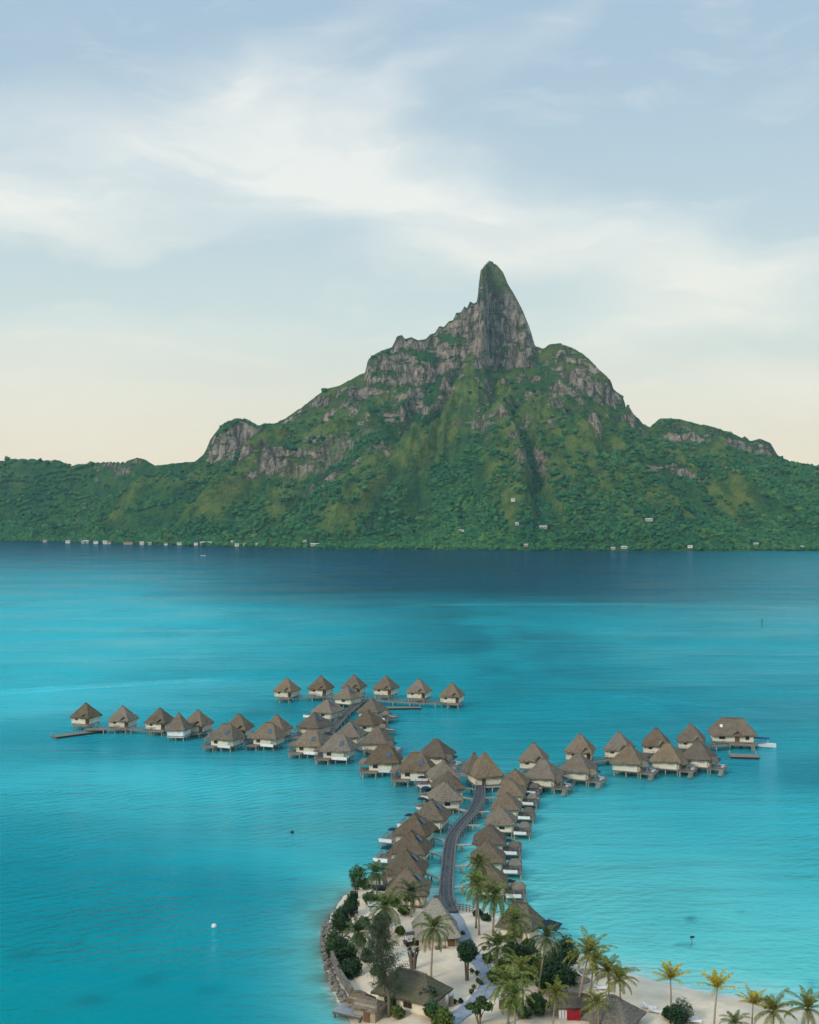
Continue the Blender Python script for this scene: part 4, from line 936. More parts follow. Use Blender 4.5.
root.scale = (.55, .55, .55); MB().tube([(0, 0, -1.2), (.35, 0, 2.2)], [.12, .10], 8).build('pole', M['stilt_dark'], root)
MB().add([(-.4, -.05, 2.0), (1.1, -.05, 2.15), (.9, -.05, 2.75), (-.2, -.05, 2.6), (-.4, .05, 2.0), (1.1, .05, 2.15), (.9, .05, 2.75), (-.2, .05, 2.6)], [(0, 1, 2, 3), (7, 6, 5, 4), (0, 4, 5, 1), (1, 5, 6, 2), (2, 6, 7, 3), (3, 7, 4, 0)]).build('board', M['black'], root)
root = empty('channel_marker', at(762, 626, 0)); tag(root, 'thin dark fairway marker standing far out in open water', 'marker')
MB().tube([(0, 0, -1), (0, 0, 4)], .22, 8).build('pole', M['black'], root); MB().tube([(0, 0, 3.2), (0, 0, 4.6)], [.55, .05], 8).build('top_mark', M['black'], root)

# ------------------------------------------------------------------ village on the far shore
def far_house(px, dist_in, w_, d_, h, rfm, wlm, rot, label, group, roofh=1.9):
    x = (px - CX) / F * 2400; ysx = CAM_H * F / (np.interp(px, lp_, lv_) - HY); x = (px - CX) / F * (ysx + dist_in); y = ysx + dist_in
    zz = max(terrain_z(x, y), 1.0); root = empty('shore_house', (x, y, zz + .6), R(rot)); tag(root, label, 'house', group)
    MB().box(-w_ / 2, w_ / 2, -d_ / 2, d_ / 2, -1.6, h).build('wall', M[wlm], root)
    o = .5; a, b = w_ / 2 + o, d_ / 2 + o
    MB().add([(-a, -b, h - .1), (a, -b, h - .1), (a, b, h - .1), (-a, b, h - .1), (-a, 0, h + roofh), (a, 0, h + roofh)], [(0, 1, 5, 4), (2, 3, 4, 5), (1, 2, 5), (3, 0, 4), (3, 2, 1, 0)]).build('roof', M[rfm], root)
    for k in range(max(1, int(w_ / 6))):
        xx = -w_ / 2 + (k + .5) * w_ / max(1, int(w_ / 6)); MB().box(xx - .7, xx + .7, -d_ / 2 - .06, -d_ / 2 + .05, 1, 2.4).build('window', M['dark'], root)
M['roof_white'] = simple('pale_sheet_roof', (.46, .43, .39), (.33, .31, .29), .5, .5)
M['roof_rust'] = simple('rusty_sheet_roof', (.30, .13, .08), None, .5, .7)
M['roof_grey'] = simple('grey_sheet_roof', (.34, .35, .36), None, .5, .6)
SG = 'houses along the far shore'
for (px, di, w_, d_, h, rf, wl, rot, lab) in HOUSES:
    far_house(px, di, w_ * .8, d_ * .8, h * (.55 if h < 10 else .6), rf, wl, rot, lab, SG)

# ------------------------------------------------------------------ path, sea wall, buildings on the point
PATH = smooth_line([on_land(*q_)[:2] for q_ in [(450, 911), (457, 922), (464, 938), (472, 954), (482, 966), (488, 977), (487, 989), (477, 1001), (465, 1011), (452, 1021), (440, 1032)]], 6)
def ribbon(pts, wdt, dz, name, mat):
    P = np.array(pts); d = np.gradient(P, axis=0); d /= np.hypot(*d.T)[:, None]; nn = np.stack([-d[:, 1], d[:, 0]], 1)
    cols = np.linspace(-1, 1, 5); V = []; 
    for c_ in cols:
        q_ = P + nn * c_ * wdt / 2 * (1 + .06 * np.sin(np.arange(len(P)) * 1.3 + c_))[:, None]; hh_ = ground_h(q_[:, :1].T, q_[:, 1:].T).ravel() + dz
        V.append(np.concatenate([q_, hh_[:, None]], 1))
    V = np.stack(V, 1); n, k, _ = V.shape; ix = np.arange(n * k).reshape(n, k)
    return np_mesh(name, V.reshape(-1, 3), np.stack([ix[:-1, :-1], ix[1:, :-1], ix[1:, 1:], ix[:-1, 1:]], -1).reshape(-1, 4)[:, ::-1], M[mat], smooth=True)
tag(ribbon(PATH, 2.5, .10, 'path', 'path'), 'grey path winding from the jetty across the sand', 'path', kind='structure')
# low stone sea wall on the west shore
WALL = smooth_line([at(px, py, .6)[:2] for px, py in [(327, 920), (325, 940), (328, 960), (333, 978), (340, 992), (348, 1004)]], 6)
mb = MB()
for i in range(len(WALL) - 1):
    a = Vector((*WALL[i], .1)); b = Vector((*WALL[i + 1], .1)); nst = 6
    for j in range(nst):
        c = a.lerp(b, (j + .5) / nst); r_ = random.uniform(.14, .36); vs_, fs_ = IV * np.array([r_ * 1.3, r_ * 1.1, r_ * .8]) * (1 + rng.normal(0, .1, (len(IV), 1))), IF
        ang = random.uniform(0, 6); ca, sa = math.cos(ang), math.sin(ang); vs_ = vs_ @ np.array([[ca, sa, 0], [-sa, ca, 0], [0, 0, 1]]) + np.array([c.x + random.uniform(-.6, .6), c.y, .25 + random.uniform(-.1, .15)])
        mb.add(vs_, fs_)
o = mb.build('sea_wall', M['stone'], None); tag(o, 'low rough stone sea wall along the west shore of the point', 'wall')
WALL2 = smooth_line([on_land(px, py)[:2] for px, py in [(332, 962), (337, 975), (344, 988), (352, 1000)]], 5)
mb = MB()
for a, b in zip(WALL2[:-1], WALL2[1:]): mb.bar((*a, 1.2), (*b, 1.2), .45, 1.3)
o = mb.build('retaining_wall', M['stone'], None); tag(o, 'narrow grey retaining wall just inland of the rough sea wall', 'wall')

def land_hut(name, px, py, a, b, ze, za, rot, label, cat, rl=.3, ax='x', mat='thatch', wall=None, wmat='cream', apex=True, parts=()):
    if apex:
        x, y, _ = at(px, py, za + 1.2)
    else: x, y, _ = on_land(px, py)
    root = empty(name, (x, y, gz(x, y)), R(rot)); tag(root, label, cat)
    r_ = hip_roof(a, b, ze, za, rl, ax, .10, 8, 9, .32, .06, 0, 0, 9).build('roof', M[mat], root); ridge_cap(rl, za, ax).build('ridge_cap', M['ridge'], r_)
    w_, d_ = (a - .8, b - .8) if wall is None else wall
    MB().box(-w_, w_, -d_, d_, -.6, ze + .35).build('wall', M[wmat], root)
    for (k, args) in parts: (door if k == 'door' else window)(root, *args)
    return root
hp = land_hut('thatched_pavilion', 436, 897, 3.7, 3.7, 1.75, 7.0, 4, 'tall pyramid thatched pavilion beside the path at the jetty foot', 'pavilion', .12, 'x', 'thatch_pale', None, 'cream', True, [('door', (2.2, -2.9, 0, 0, .6, 1.9))])
land_hut('thatched_lodge', 412, 971, 4.7, 3.4, 2.0, 4.6, -30, 'low mossy roofed lodge behind the airy casuarina tree', 'lodge', 2.2, 'x', 'thatch_mossy', None, 'cream', True, [('window', (.8, -2.6, 0, .6, .6, .9)), ('window', (-2.2, -2.6, 0, .6, .6, .9))])
land_hut('garden_shed', 360, 985, 1.7, 1.5, 1.7, 2.6, -28, 'smaller brown roofed shed by the grey landing stage', 'shed', .9, 'x', 'thatch', (1.3, 1.1), 'tan', True, [('door', (0, -1.1, 0, 0, .4, 1.5))])
land_hut('garden_shed', 369, 992, 2.2, 1.8, 1.9, 2.7, -28, 'larger brown roofed shed with open sides near the landing stage', 'shed', 1.3, 'x', 'thatch', (1.7, 1.3), 'tan', True, [('door', (.4, -1.3, 0, 0, .5, 1.6))])
hb = land_hut('beach_bungalow', 520, 899, 3.2, 3.2, 2.7, 6.0, -24, 'thatched beach bungalow at the shore end of the right jetty column', 'bungalow', 1.2, 'x', 'thatch', None, 'cream', True, [('window', (.4, -2.4, 0, 1.1, .7, 1))])
land_hut('beach_bungalow', 571, 994, 3.0, 2.0, 1.5, 2.6, -4, 'grey thatched beach bar behind red and white boards', 'beach bar', 2.2, 'x', 'thatch_grey', None, 'tan', True, [('door', (-1.2, -1.2, 0, 0, .5, 1.5))])
land_hut('beach_bungalow', 614, 997, 3.3, 3.3, 1.5, 3.9, -32, 'large grey pyramid thatched roof at the lower edge of the beach', 'beach hut', .8, 'x', 'thatch_grey', None, 'tan', True, [('door', (0, -2.5, 0, 0, .6, 1.5))])
# landing stage of grey boards
x, y, _ = at(353, 1009, 1.0); root = empty('landing_stage', (x, y, 0), R(-28)); tag(root, 'square grey plank landing stage at the west shore', 'landing stage')
mb = MB()
for i in range(9): mb.box(-2.3 + i * .52, -2.3 + i * .52 + .49, -1.9, 1.9, .95, 1.05)
mb.build('deck', M['plank_grey'], root); MB().box(-2.25, 2.3, -1.85, 1.85, .65, .947).build('beam', M['stilt_dark'], root); stilts(root, [-2.0, 2.0], [-1.6, 1.6], .66, 'stilt_dark')
# fence at the jetty foot
fx = [on_land(px, py) for px, py in [(453, 908), (463, 909), (473, 911)]]
root = empty('timber_fence', fx[0]); tag(root, 'short timber post fence at the water beside the jetty foot', 'fence')
mb = MB()
for a, b in zip(fx[:-1], fx[1:]):
    a = Vector(a) - Vector(fx[0]); b = Vector(b) - Vector(fx[0])
    for hh in (.35, .75, 1.1): mb.bar(a + Vector((0, 0, hh)), b + Vector((0, 0, hh)), .06, .12)
mb.build('rail', M['plank'], root)
for k in range(7):
    i, f = divmod(k / 3.0, 1); i = int(i)
    a = Vector(fx[min(i, 1)]); b = Vector(fx[min(i, 1) + 1]); c = a.lerp(b, f if i < 2 else 1) - Vector(fx[0])
    MB().box(c.x - .08, c.x + .08, c.y - .08, c.y + .08, c.z - .4, c.z + 1.25).build('post', M['plank'], root)
# navy parasol
def parasol(px, py, label, mat, r_, h, cat='parasol', name='parasol', n=8):
    x, y, z = on_land(px, py); root = empty(name, (x, y, z)); tag(root, label, cat)
    V = [(r_ * math.cos(2 * math.pi * k / n + .4), r_ * math.sin(2 * math.pi * k / n + .4), h - r_ * .42) for k in range(n)] + [(0, 0, h)] + [(r_ * .97 * math.cos(2 * math.pi * k / n + .4), r_ * .97 * math.sin(2 * math.pi * k / n + .4), h - r_ * .42 - .15) for k in range(n)]
    MB().add(V, [(k, (k + 1) % n, n) for k in range(n)] + [(k, k + n + 1, (k + 1) % n + n + 1, (k + 1) % n) for k in range(n)] + [tuple(n + 1 + k for k in range(n))[::-1]]).build('canopy', M[mat], root)
    MB().tube([(0, 0, 0), (0, 0, h - .1)], .06, 8).build('pole', M['stilt'], root)
parasol(549, 942, 'dark navy parasol at the water edge beside the beach bungalow', 'navy', 2.5, 3.9, n=4)
parasol(582, 991, 'low grey thatched parasol behind the beach bar, nearer the camera', 'thatch_grey', 1.3, 2.2, 'parasol', 'thatched_parasol')
parasol(586, 983, 'small pale thatched parasol farther down the sand', 'thatch_pale', 1.1, 2.2, 'parasol', 'thatched_parasol')
# loungers
def lounger(px, py, rot, label, group=None):
    x, y, z = on_land(px, py); root = empty('sun_lounger', (x, y, z), R(rot)); tag(root, label, 'sun lounger', group)
    MB().box(-1.0, 1.0, -.36, .36, .28, .38).build('seat', M['white'], root)
    b = MB().box(-.75, 0, -.36, .36, 0, .09).build('backrest', M['white'], root); b.location = (-.28, 0, .385); b.rotation_euler = (0, R(28), 0)
    for sx in (-.8, .8):
        for sy in (-.3, .3): MB().box(sx - .04, sx + .04, sy - .04, sy + .04, 0, .28).build('leg', M['white'], root)
LG = 'white sun loungers on the beach'
for px, py, r_, lab in [(649, 1009, -25, 'white sun lounger left of a pair on open sand'), (655, 1013, -25, 'white sun lounger right of a pair on open sand'), (600, 990, 4, 'white sun lounger behind the yellow palms, farther one'), (606, 996, 4, 'white sun lounger behind the yellow palms, nearer one'), (690, 1020, -8, 'white sun lounger beside the silvery bush, farther one'), (694, 1023, -8, 'white sun lounger beside the silvery bush, nearer one')]:
    lounger(px, py, r_, lab, LG)
# beach boards: white, red, white kayak
def board(name, px, py, w_, h, mat, label, cat, lean=12, rot=0, stripes=0):
    x, y, z = on_land(px, py); root = empty(name, (x, y, z), R(rot)); tag(root, label, cat)
    n = max(1, stripes)
    for k in range(n):
        o = MB().box(-w_ / 2 + w_ * k / n, -w_ / 2 + w_ * (k + 1) / n - (.08 if n > 1 else 0), -.06, .06, 0, h).build('panel', M[mat], root); o.rotation_euler.x = R(-lean)
    MB().bar((-w_ / 2, .5, .05), (w_ / 2, .5, .05), .08, .1).build('foot', M['stilt_dark'], root)
board('board_rack', 563.5, 1018.5, 1.25, 1.6, 'white', 'white striped boards leaning before the beach bar', 'boards', 14, 3, 3)
board('towel_rack', 574, 1020.5, 1.9, 1.35, 'red', 'bright red cloths hung before the beach bar', 'cloths', 10, -4, 2)
x, y, z = on_land(590, 1019.5); root = empty('kayak', (x, y, z + .25), R(118)); tag(root, 'white upturned kayak on the sand right of the red cloths', 'kayak')
N = 11; V = []; Fs = []
for i in range(N):
    f = i / (N - 1); s_ = math.sin(math.pi * min(max(f, .02), .98)) ** .6
    for k in range(10):
        a = 2 * math.pi * k / 10; V.append(((f - .5) * 4.6, .55 * s_ * math.cos(a), .32 * s_ * math.sin(a) + .15 * (2 * f - 1) ** 2))
for i in range(N - 1):
    for k in range(10): Fs.append((i * 10 + k, i * 10 + (k + 1) % 10, (i + 1) * 10 + (k + 1) % 10, (i + 1) * 10 + k))
Fs.append(tuple(range(10))[::-1]); Fs.append(tuple((N - 1) * 10 + k for k in range(10)))
MB().add(V, Fs).build('hull', M['white'], root, True); MB().bar((-2.2, 0, .36), (2.2, 0, .36), .07, .06).build('keel', M['white'], root)
# golf cart
x, y, z = on_land(411, 945); root = empty('golf_cart', (x, y, z), R(20)); tag(root, 'black golf cart parked in shade beside the pyramid pavilion', 'golf cart')
MB().box(-1.15, 1.15, -.58, .58, .35, .75).box(.55, 1.2, -.55, .55, .75, 1.0).build('body', M['black'], root); MB().box(-1.0, .9, -.62, .62, 1.82, 1.92).build('canopy', M['black'], root)
MB().box(-.7, .05, -.5, .5, .76, .95).box(-.82, -.68, -.5, .5, .95, 1.35).build('seat', M['white'], root)
ps = MB()
for sx in (-.9, .8):
    for sy in (-.52, .52): ps.tube([(sx, sy, .75), (sx, sy, 1.83)], .03, 6)
ps.build('canopy_post', M['black'], root)
for sx in (-.8, .8):
    for sy in (-.6, .6): MB().tube([(sx, sy - .09, .26), (sx, sy + .09, .26)], .26, 12).build('wheel', M['rubber'], root)
# stone blocks and bollards
def block(px, py, w_, h, label, mat='stone'):
    x, y, z = on_land(px, py); mb = MB(); v = IV.copy(); v = np.sign(v) * np.abs(v) ** .6 * np.array([w_ / 2, w_ / 2, h / 2]) * (1 + rng.normal(0, .04, (len(IV), 1))); mb.add(v + np.array([0, 0, h * .42]), IF)
    o = mb.build('garden_rock', M[mat], None); o.location = (x, y, z); tag(o, label, 'rock')
block(437.5, 949, .9, .45, 'larger dark rock on the sand before the pyramid pavilion', 'bark'); block(444.5, 948, .6, .4, 'smaller dark rock on the sand before the pyramid pavilion', 'bark')
def lamp_pillar(px, py, h, label):
    x, y, z = on_land(px, py); root = empty('stone_pillar', (x, y, z)); tag(root, label, 'pillar'); MB().box(-.35, .35, -.3, .3, -.1, h).build('shaft', M['stone'], root); MB().box(-.42, .42, -.37, .37, h + .003, h + .12).build('cap', M['plank_grey'], root)
lamp_pillar(451, 1006, 1.5, 'short dark pillar at the corner of the mossy roofed lodge'); lamp_pillar(501.5, 1008, 1.2, 'short dark pillar on the sand right of the path')

# ------------------------------------------------------------------ palms
def make_crown(seed, n=22, L=3.0, wl=.95, up=80, lowest=-38, droop=1.0, lw=.13, upright=False):
    rg = random.Random(seed); V = []; Fq = []
    for i in range(n):
        f = i / (n - 1); e0 = R(up + (lowest - up) * f ** (1.0) + rg.uniform(-8, 8)); a0 = i * 2.39996 + rg.uniform(-.25, .25); ln = L * rg.uniform(.82, 1.12) * (.72 if f < .12 else 1)
        S_ = 11; p = Vector((0, 0, 0)); e = e0; pts = [p.copy()]; dirs = []
        tw = rg.uniform(-.12, .12)
        for s_ in range(S_):
            e = e0 - droop * (s_ / S_) ** 1.5 * (1.0 + .4 * math.cos(e0)); a = a0 + tw * s_ / S_
            d = Vector((math.cos(a) * math.cos(e), math.sin(a) * math.cos(e), math.sin(e))); p = p + d * ln / S_; pts.append(p.copy()); dirs.append(d)
        # rachis strip
        for s_ in range(S_):
            d = dirs[s_]; sd = d.cross(Vector((0, 0, 1))).normalized(); w_ = .045 * (1 - s_ / S_) + .012; o = len(V)
            V += [pts[s_] - sd * w_, pts[s_] + sd * w_, pts[s_ + 1] + sd * w_ * .8, pts[s_ + 1] - sd * w_ * .8]; Fq.append((o, o + 1, o + 2, o + 3))
        m_ = 19
        for k in range(m_):
            g_ = .10 + .90 * k / (m_ - 1); q_ = g_ * S_; j = min(int(q_), S_ - 1); c = pts[j].lerp(pts[j + 1], q_ - j); d = dirs[j]
            side0 = d.cross(Vector((0, 0, 1))).normalized(); upv = side0.cross(d).normalized()
            ll = wl * (.35 + .65 * math.sin(math.pi * min(1, (g_ * .78 + .14)))) * rg.uniform(.85, 1.1)
            for sg in (-1, 1):
                out = (side0 * sg * 1.0 + d * .75 + upv * (.28 - .55 * g_) + Vector((0, 0, -.30 - rg.random() * .35))).normalized()
                tip = c + out * ll; mid = c + out * ll * .5 + Vector((0, 0, .05)); wv_ = d * lw; o = len(V)
                V += [c - wv_ * .35, c + wv_ * .35, mid + wv_ * .55, mid - wv_ * .55]; Fq.append((o, o + 1, o + 2, o + 3)); o = len(V)
                tp = tip + Vector((0, 0, -.10 * ll)); V += [mid - wv_ * .55, mid + wv_ * .55, tp + wv_ * .08, tp - wv_ * .08]; Fq.append((o, o + 1, o + 2, o + 3))
    return np.array([v[:] for v in V]), Fq
CROWN = {}
def crown_mesh(kind, seed):
    key = (kind, seed)
    if key not in CROWN:
        if kind == 'palm_gold': V, Fq = make_crown(seed, 17, 3.0, .6, 84, 24, .6, .11)
        elif kind == 'palm_mid': V, Fq = make_crown(seed, 22, 3.3, .62, 84, -18, .95, .11)
        else: V, Fq = make_crown(seed, 27, 3.5, .66, 84, -48, 1.15, .11)
        o = np_mesh('crown', V, Fq, M[kind]); CROWN[key] = o.data; bpy.data.objects.remove(o)
    return CROWN[key]
def palm(cpx, cpy, bpx, bpy_, kind, label, s=1.0, seed=0, group='coconut palms'):
    bx_, by_, bz_ = on_land(bpx, bpy_)
    # crown stands above the foot's distance (lean sideways as in the photo, a little towards or away)
    cx_ = (cpx - CX) / F * by_; cz_ = CAM_H + (HY - cpy) / F * by_
    hgt = max(cz_ - bz_, 1.2)
    root = empty('coconut_palm', (bx_, by_, bz_)); tag(root, label, 'palm tree', group)
    dx_ = cx_ - bx_; rg = random.Random(seed * 13 + int(cpx)); dyy = rg.uniform(-.5, .5)
    P = [(dx_ * (f ** 1.5) , dyy * f * f, hgt * f) for f in [i / 9 for i in range(10)]]
    rad = [.165 * s * (1.35 if i == 0 else 1) * (1 - .45 * i / 9) for i in range(10)]
    P[0] = (0, 0, -.3)
    mb = MB().tube(P, rad, 8)
    mb.build('trunk', M['trunk'], root, True)
    c = bpy.data.objects.new('crown', crown_mesh(kind, seed % 3)); COL.objects.link(c); c.parent = root; c.location = (dx_, dyy, hgt); c.rotation_euler = (rg.uniform(-.12, .12), rg.uniform(-.12, .12), rg.uniform(0, 6.28)); c.scale = (s, s, s)
    if kind in ('palm', 'palm_dark', 'palm_mid'):
        nb = MB()
        for k in range(5):
            a = k * 1.26 + .3; v = IV * .16 * s + np.array([.22 * s * math.cos(a), .22 * s * math.sin(a), -.22 * s]); nb.add(v, IF)
        q_ = nb.build('coconut_cluster', M['tan'], c)
        q_.scale = (1 / 1, 1 / 1, 1 / 1)
for a in [
    (376, 873, 377, 901, 'palm_dark', 'dark palm rising behind the west shore bushes', 1.0, 0), (411, 893, 411, 917, 'palm_dark', 'dark palm between the last jetty bungalow and the pyramid pavilion', 1.0, 1), (386, 906, 389, 940, 'palm', 'big palm with arching fronds above the airy casuarina', 1.2, 2), (358.5, 933, 358.5, 973, 'palm_dark', 'palm with slender pale trunk at the west shore bushes', 1.0, 0),
    (434, 928, 431, 978, 'palm', 'tall palm standing alone on the sand before the pyramid pavilion', 1.05, 1), (479, 863, 476, 928, 'palm', 'topmost palm of the clump beside the jetty right side', .9, 2), (477, 884, 479, 935, 'palm', 'left palm of the clump beside the jetty right side', 1.1, 0), (495, 896, 493, 936, 'palm', 'dense right hand palm of the clump beside the jetty', 1.15, 1),
    (515.5, 920, 515, 963, 'palm', 'palm in front of the beach bungalow', 1.05, 2), (497, 946, 497, 979, 'palm', 'palm just right of the path bend', 1.05, 0), (547, 938, 539, 995, 'palm', 'palm with long leaning pale trunk over the dark bushes', 1.0, 1), (521, 968, 523, 1005, 'palm_mid', 'yellowish palm amid the dark bushes', 1.0, 2),
    (508, 983, 508, 1024, 'palm', 'large palm low on the sand right of the path', 1.15, 0), (515, 996, 515, 1032, 'palm', 'palm leaning behind the large low palm', .9, 1), (589, 952, 578, 1014, 'palm_mid', 'tallest palm above the beach bar, with a leaning trunk', 1.15, 2), (595, 962, 590, 1000, 'palm_mid', 'shorter palm under the tallest beach bar palm', .9, 0),
    (608, 972, 609, 1012, 'palm_mid', 'yellow green palm left of a pair by the beach', .95, 1), (619, 978, 621, 1018, 'palm_mid', 'yellow green palm right of a pair by the beach', .95, 2), (556, 994, 553, 1028, 'palm_mid', 'small yellowish palm before the beach bar', .75, 0), (597, 1003, 599, 1035, 'palm_mid', 'small bright palm before the grey pyramid roof', .75, 1),
    (671, 980, 671, 1008, 'palm_gold', 'golden palm with upswept fronds above the silvery bush', .95, 0), (717, 988, 714, 1030, 'palm_gold', 'golden palm with a round crown alone on the beach', .95, 1), (752, 1003, 752, 1034, 'palm_gold', 'golden palm with sparse upright fronds near the corner', .85, 2), (773, 1010, 773, 1040, 'palm_mid', 'broad palm with yellow tips near the corner', 1.05, 0), (809, 1010, 808, 1040, 'palm_mid', 'palm at the right edge of the photo, yellow tipped', 1.05, 1), (734, 1022, 734, 1040, 'palm', 'low green palm at the bottom edge of the beach', .7, 2)]:
    palm(*a)

# ------------------------------------------------------------------ broadleaf trees and bushes
def leaf_cloud(lobes, n, lw, ll, rg, shell=.55):
    """leaf-sized quads through the volume of a few lobes (cx, cy, cz, rx, ry, rz)"""
    lo = np.array(lobes); vol = lo[:, 3] * lo[:, 4] * lo[:, 5]; k = rg.choice(len(lo), n, p=vol / vol.sum())
    d = rg.normal(size=(n, 3)); d /= np.linalg.norm(d, axis=1)[:, None]; r_ = (shell + (1 - shell) * rg.random(n)) ** .8
    bump_ = 1 + .18 * np.sin(d[:, 0] * 5 + k) * np.sin(d[:, 1] * 6 + 1.3 * k) + .12 * np.sin(d[:, 2] * 9)
    c = lo[k, :3] + d * lo[k, 3:] * (r_ * bump_)[:, None]
    nrm = d + rg.normal(0, .55, (n, 3)); nrm /= np.linalg.norm(nrm, axis=1)[:, None]
    u = np.cross(nrm, rg.normal(size=(n, 3))); u /= np.linalg.norm(u, axis=1)[:, None]; v = np.cross(nrm, u)
    sc = rg.uniform(.65, 1.3, n)[:, None]; a = u * ll / 2 * sc; b = v * lw / 2 * sc
    V = np.stack([c - a, c - b * 1.0 + a * .1, c + a, c + b * 1.0 + a * .1], 1).reshape(-1, 3); return V, np.arange(4 * n).reshape(-1, 4)
def bush(px, py, lobes, n, mat, label, trunk_h=0.0, name='shrub', cat='bush', leaf=(.22, .34), trunk_r=.1, stems=3, group=None, seed=0, shell=.5):
    x, y, z = on_land(px, py); root = empty(name, (x, y, z)); tag(root, label, cat, group); rg = np.random.default_rng(int(px * 31 + py * 7 + seed))
    V, Fq = leaf_cloud(lobes, n, leaf[0], leaf[1], rg, shell); np_mesh('crown' if trunk_h > .8 else 'foliage', V, Fq, M[mat], root)
    mb = MB()
    for k in range(stems):
        lb = lobes[k % len(lobes)]; a = 2.1 * k
        mb.tube([(.12 * math.cos(a), .12 * math.sin(a), -.2), (lb[0] * .4 + .1 * math.cos(a), lb[1] * .4 + .1 * math.sin(a), lb[2] * .55), (lb[0] * .9, lb[1] * .9, lb[2])], [trunk_r * 1.2, trunk_r, trunk_r * .45], 6)
    mb.build('trunk' if trunk_h > .8 else 'stem', M['bark'], root)
B_ = bush
def blobs(r_, h, seed, n=4, z0=None):
    rg = random.Random(seed); z0 = h * .55 if z0 is None else z0
    out = [(0, 0, z0, r_ * .8, r_ * .8, h * .48)]
    for k in range(n):
        a = k * 2 * math.pi / n + rg.uniform(-.4, .4); out.append((r_ * .55 * math.cos(a), r_ * .55 * math.sin(a), z0 * rg.uniform(.6, 1.25), r_ * .5, r_ * .5, h * .33))
    return out
B_(357, 898, [(0, 0, 3.4, 1.3, 1.3, 2.0), (-.7, 0, 4.4, .9, .9, 1.2), (.8, .2, 4.6, .9, .9, 1.1), (0, 0, 5.4, .7, .7, .9)], 1500, 'leaf', 'airy green tree farthest up the west shore', 2, 'broadleaf_tree', 'tree', (.2, .36), .13, 3)
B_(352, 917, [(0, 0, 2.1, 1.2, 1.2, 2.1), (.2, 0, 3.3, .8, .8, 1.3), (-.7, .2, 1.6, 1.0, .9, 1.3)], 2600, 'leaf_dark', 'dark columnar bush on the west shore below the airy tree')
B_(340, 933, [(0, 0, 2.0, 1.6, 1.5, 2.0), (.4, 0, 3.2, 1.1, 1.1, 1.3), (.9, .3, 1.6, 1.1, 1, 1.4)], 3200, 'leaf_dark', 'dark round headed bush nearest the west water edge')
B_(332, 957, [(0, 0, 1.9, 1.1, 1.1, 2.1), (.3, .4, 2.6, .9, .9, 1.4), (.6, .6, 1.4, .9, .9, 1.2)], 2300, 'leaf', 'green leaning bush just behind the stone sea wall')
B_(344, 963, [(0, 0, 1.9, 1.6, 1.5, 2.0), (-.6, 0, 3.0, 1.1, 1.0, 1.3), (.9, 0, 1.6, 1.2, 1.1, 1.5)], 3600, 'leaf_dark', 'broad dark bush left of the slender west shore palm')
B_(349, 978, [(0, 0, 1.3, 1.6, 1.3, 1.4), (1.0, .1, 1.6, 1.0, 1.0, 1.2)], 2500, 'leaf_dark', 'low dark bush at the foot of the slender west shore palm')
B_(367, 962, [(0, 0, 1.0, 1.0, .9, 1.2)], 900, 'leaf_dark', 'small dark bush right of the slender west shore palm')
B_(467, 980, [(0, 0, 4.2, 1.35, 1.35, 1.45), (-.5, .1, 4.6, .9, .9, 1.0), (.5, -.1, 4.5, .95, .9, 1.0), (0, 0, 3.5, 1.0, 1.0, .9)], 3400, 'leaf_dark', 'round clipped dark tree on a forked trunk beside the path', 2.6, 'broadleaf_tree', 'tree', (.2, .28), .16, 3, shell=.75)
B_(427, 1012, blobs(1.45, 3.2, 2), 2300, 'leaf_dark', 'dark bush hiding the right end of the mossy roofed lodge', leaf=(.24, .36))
B_(432, 1020, blobs(1.2, 2.6, 12), 1500, 'leaf', 'mid green bush in front of the dark lodge bush')
B_(443, 1029, blobs(1.55, 2.6, 3), 2200, 'leaf_light', 'bright light green bush at the bottom edge beside the path')
B_(479, 1024, [(0, 0, 2.6, .8, .8, .5), (-1.1, .2, 2.3, .8, .7, .45), (1.1, -.1, 2.4, .85, .8, .5), (.4, .7, 3.0, .7, .7, .45), (-.4, -.6, 2.0, .6, .6, .4)], 1500, 'leaf', 'open branching tree with tiered leaf pads below the path bend', 1.5, 'broadleaf_tree', 'tree', (.24, .34), .09, 5)
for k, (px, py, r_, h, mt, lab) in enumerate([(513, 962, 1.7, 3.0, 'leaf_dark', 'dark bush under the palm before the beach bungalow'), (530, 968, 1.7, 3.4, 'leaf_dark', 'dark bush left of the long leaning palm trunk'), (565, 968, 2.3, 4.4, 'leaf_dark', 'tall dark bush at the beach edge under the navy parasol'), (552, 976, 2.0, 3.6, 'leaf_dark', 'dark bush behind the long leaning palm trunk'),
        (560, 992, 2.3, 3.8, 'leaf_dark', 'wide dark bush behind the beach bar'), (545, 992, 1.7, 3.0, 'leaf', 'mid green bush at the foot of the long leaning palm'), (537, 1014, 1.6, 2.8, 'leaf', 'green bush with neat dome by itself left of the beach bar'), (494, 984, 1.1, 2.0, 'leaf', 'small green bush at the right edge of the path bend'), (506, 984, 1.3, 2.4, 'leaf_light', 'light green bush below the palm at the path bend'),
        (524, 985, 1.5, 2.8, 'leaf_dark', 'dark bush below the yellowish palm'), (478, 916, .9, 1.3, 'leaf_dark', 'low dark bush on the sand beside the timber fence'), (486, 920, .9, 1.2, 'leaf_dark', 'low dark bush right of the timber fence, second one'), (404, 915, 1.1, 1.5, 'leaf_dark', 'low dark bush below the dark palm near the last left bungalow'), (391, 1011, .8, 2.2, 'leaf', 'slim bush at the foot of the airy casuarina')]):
    B_(px, py, blobs(r_, h, k + 20), int(700 + 420 * r_ * h / 2), mt, lab, leaf=(.24, .36))
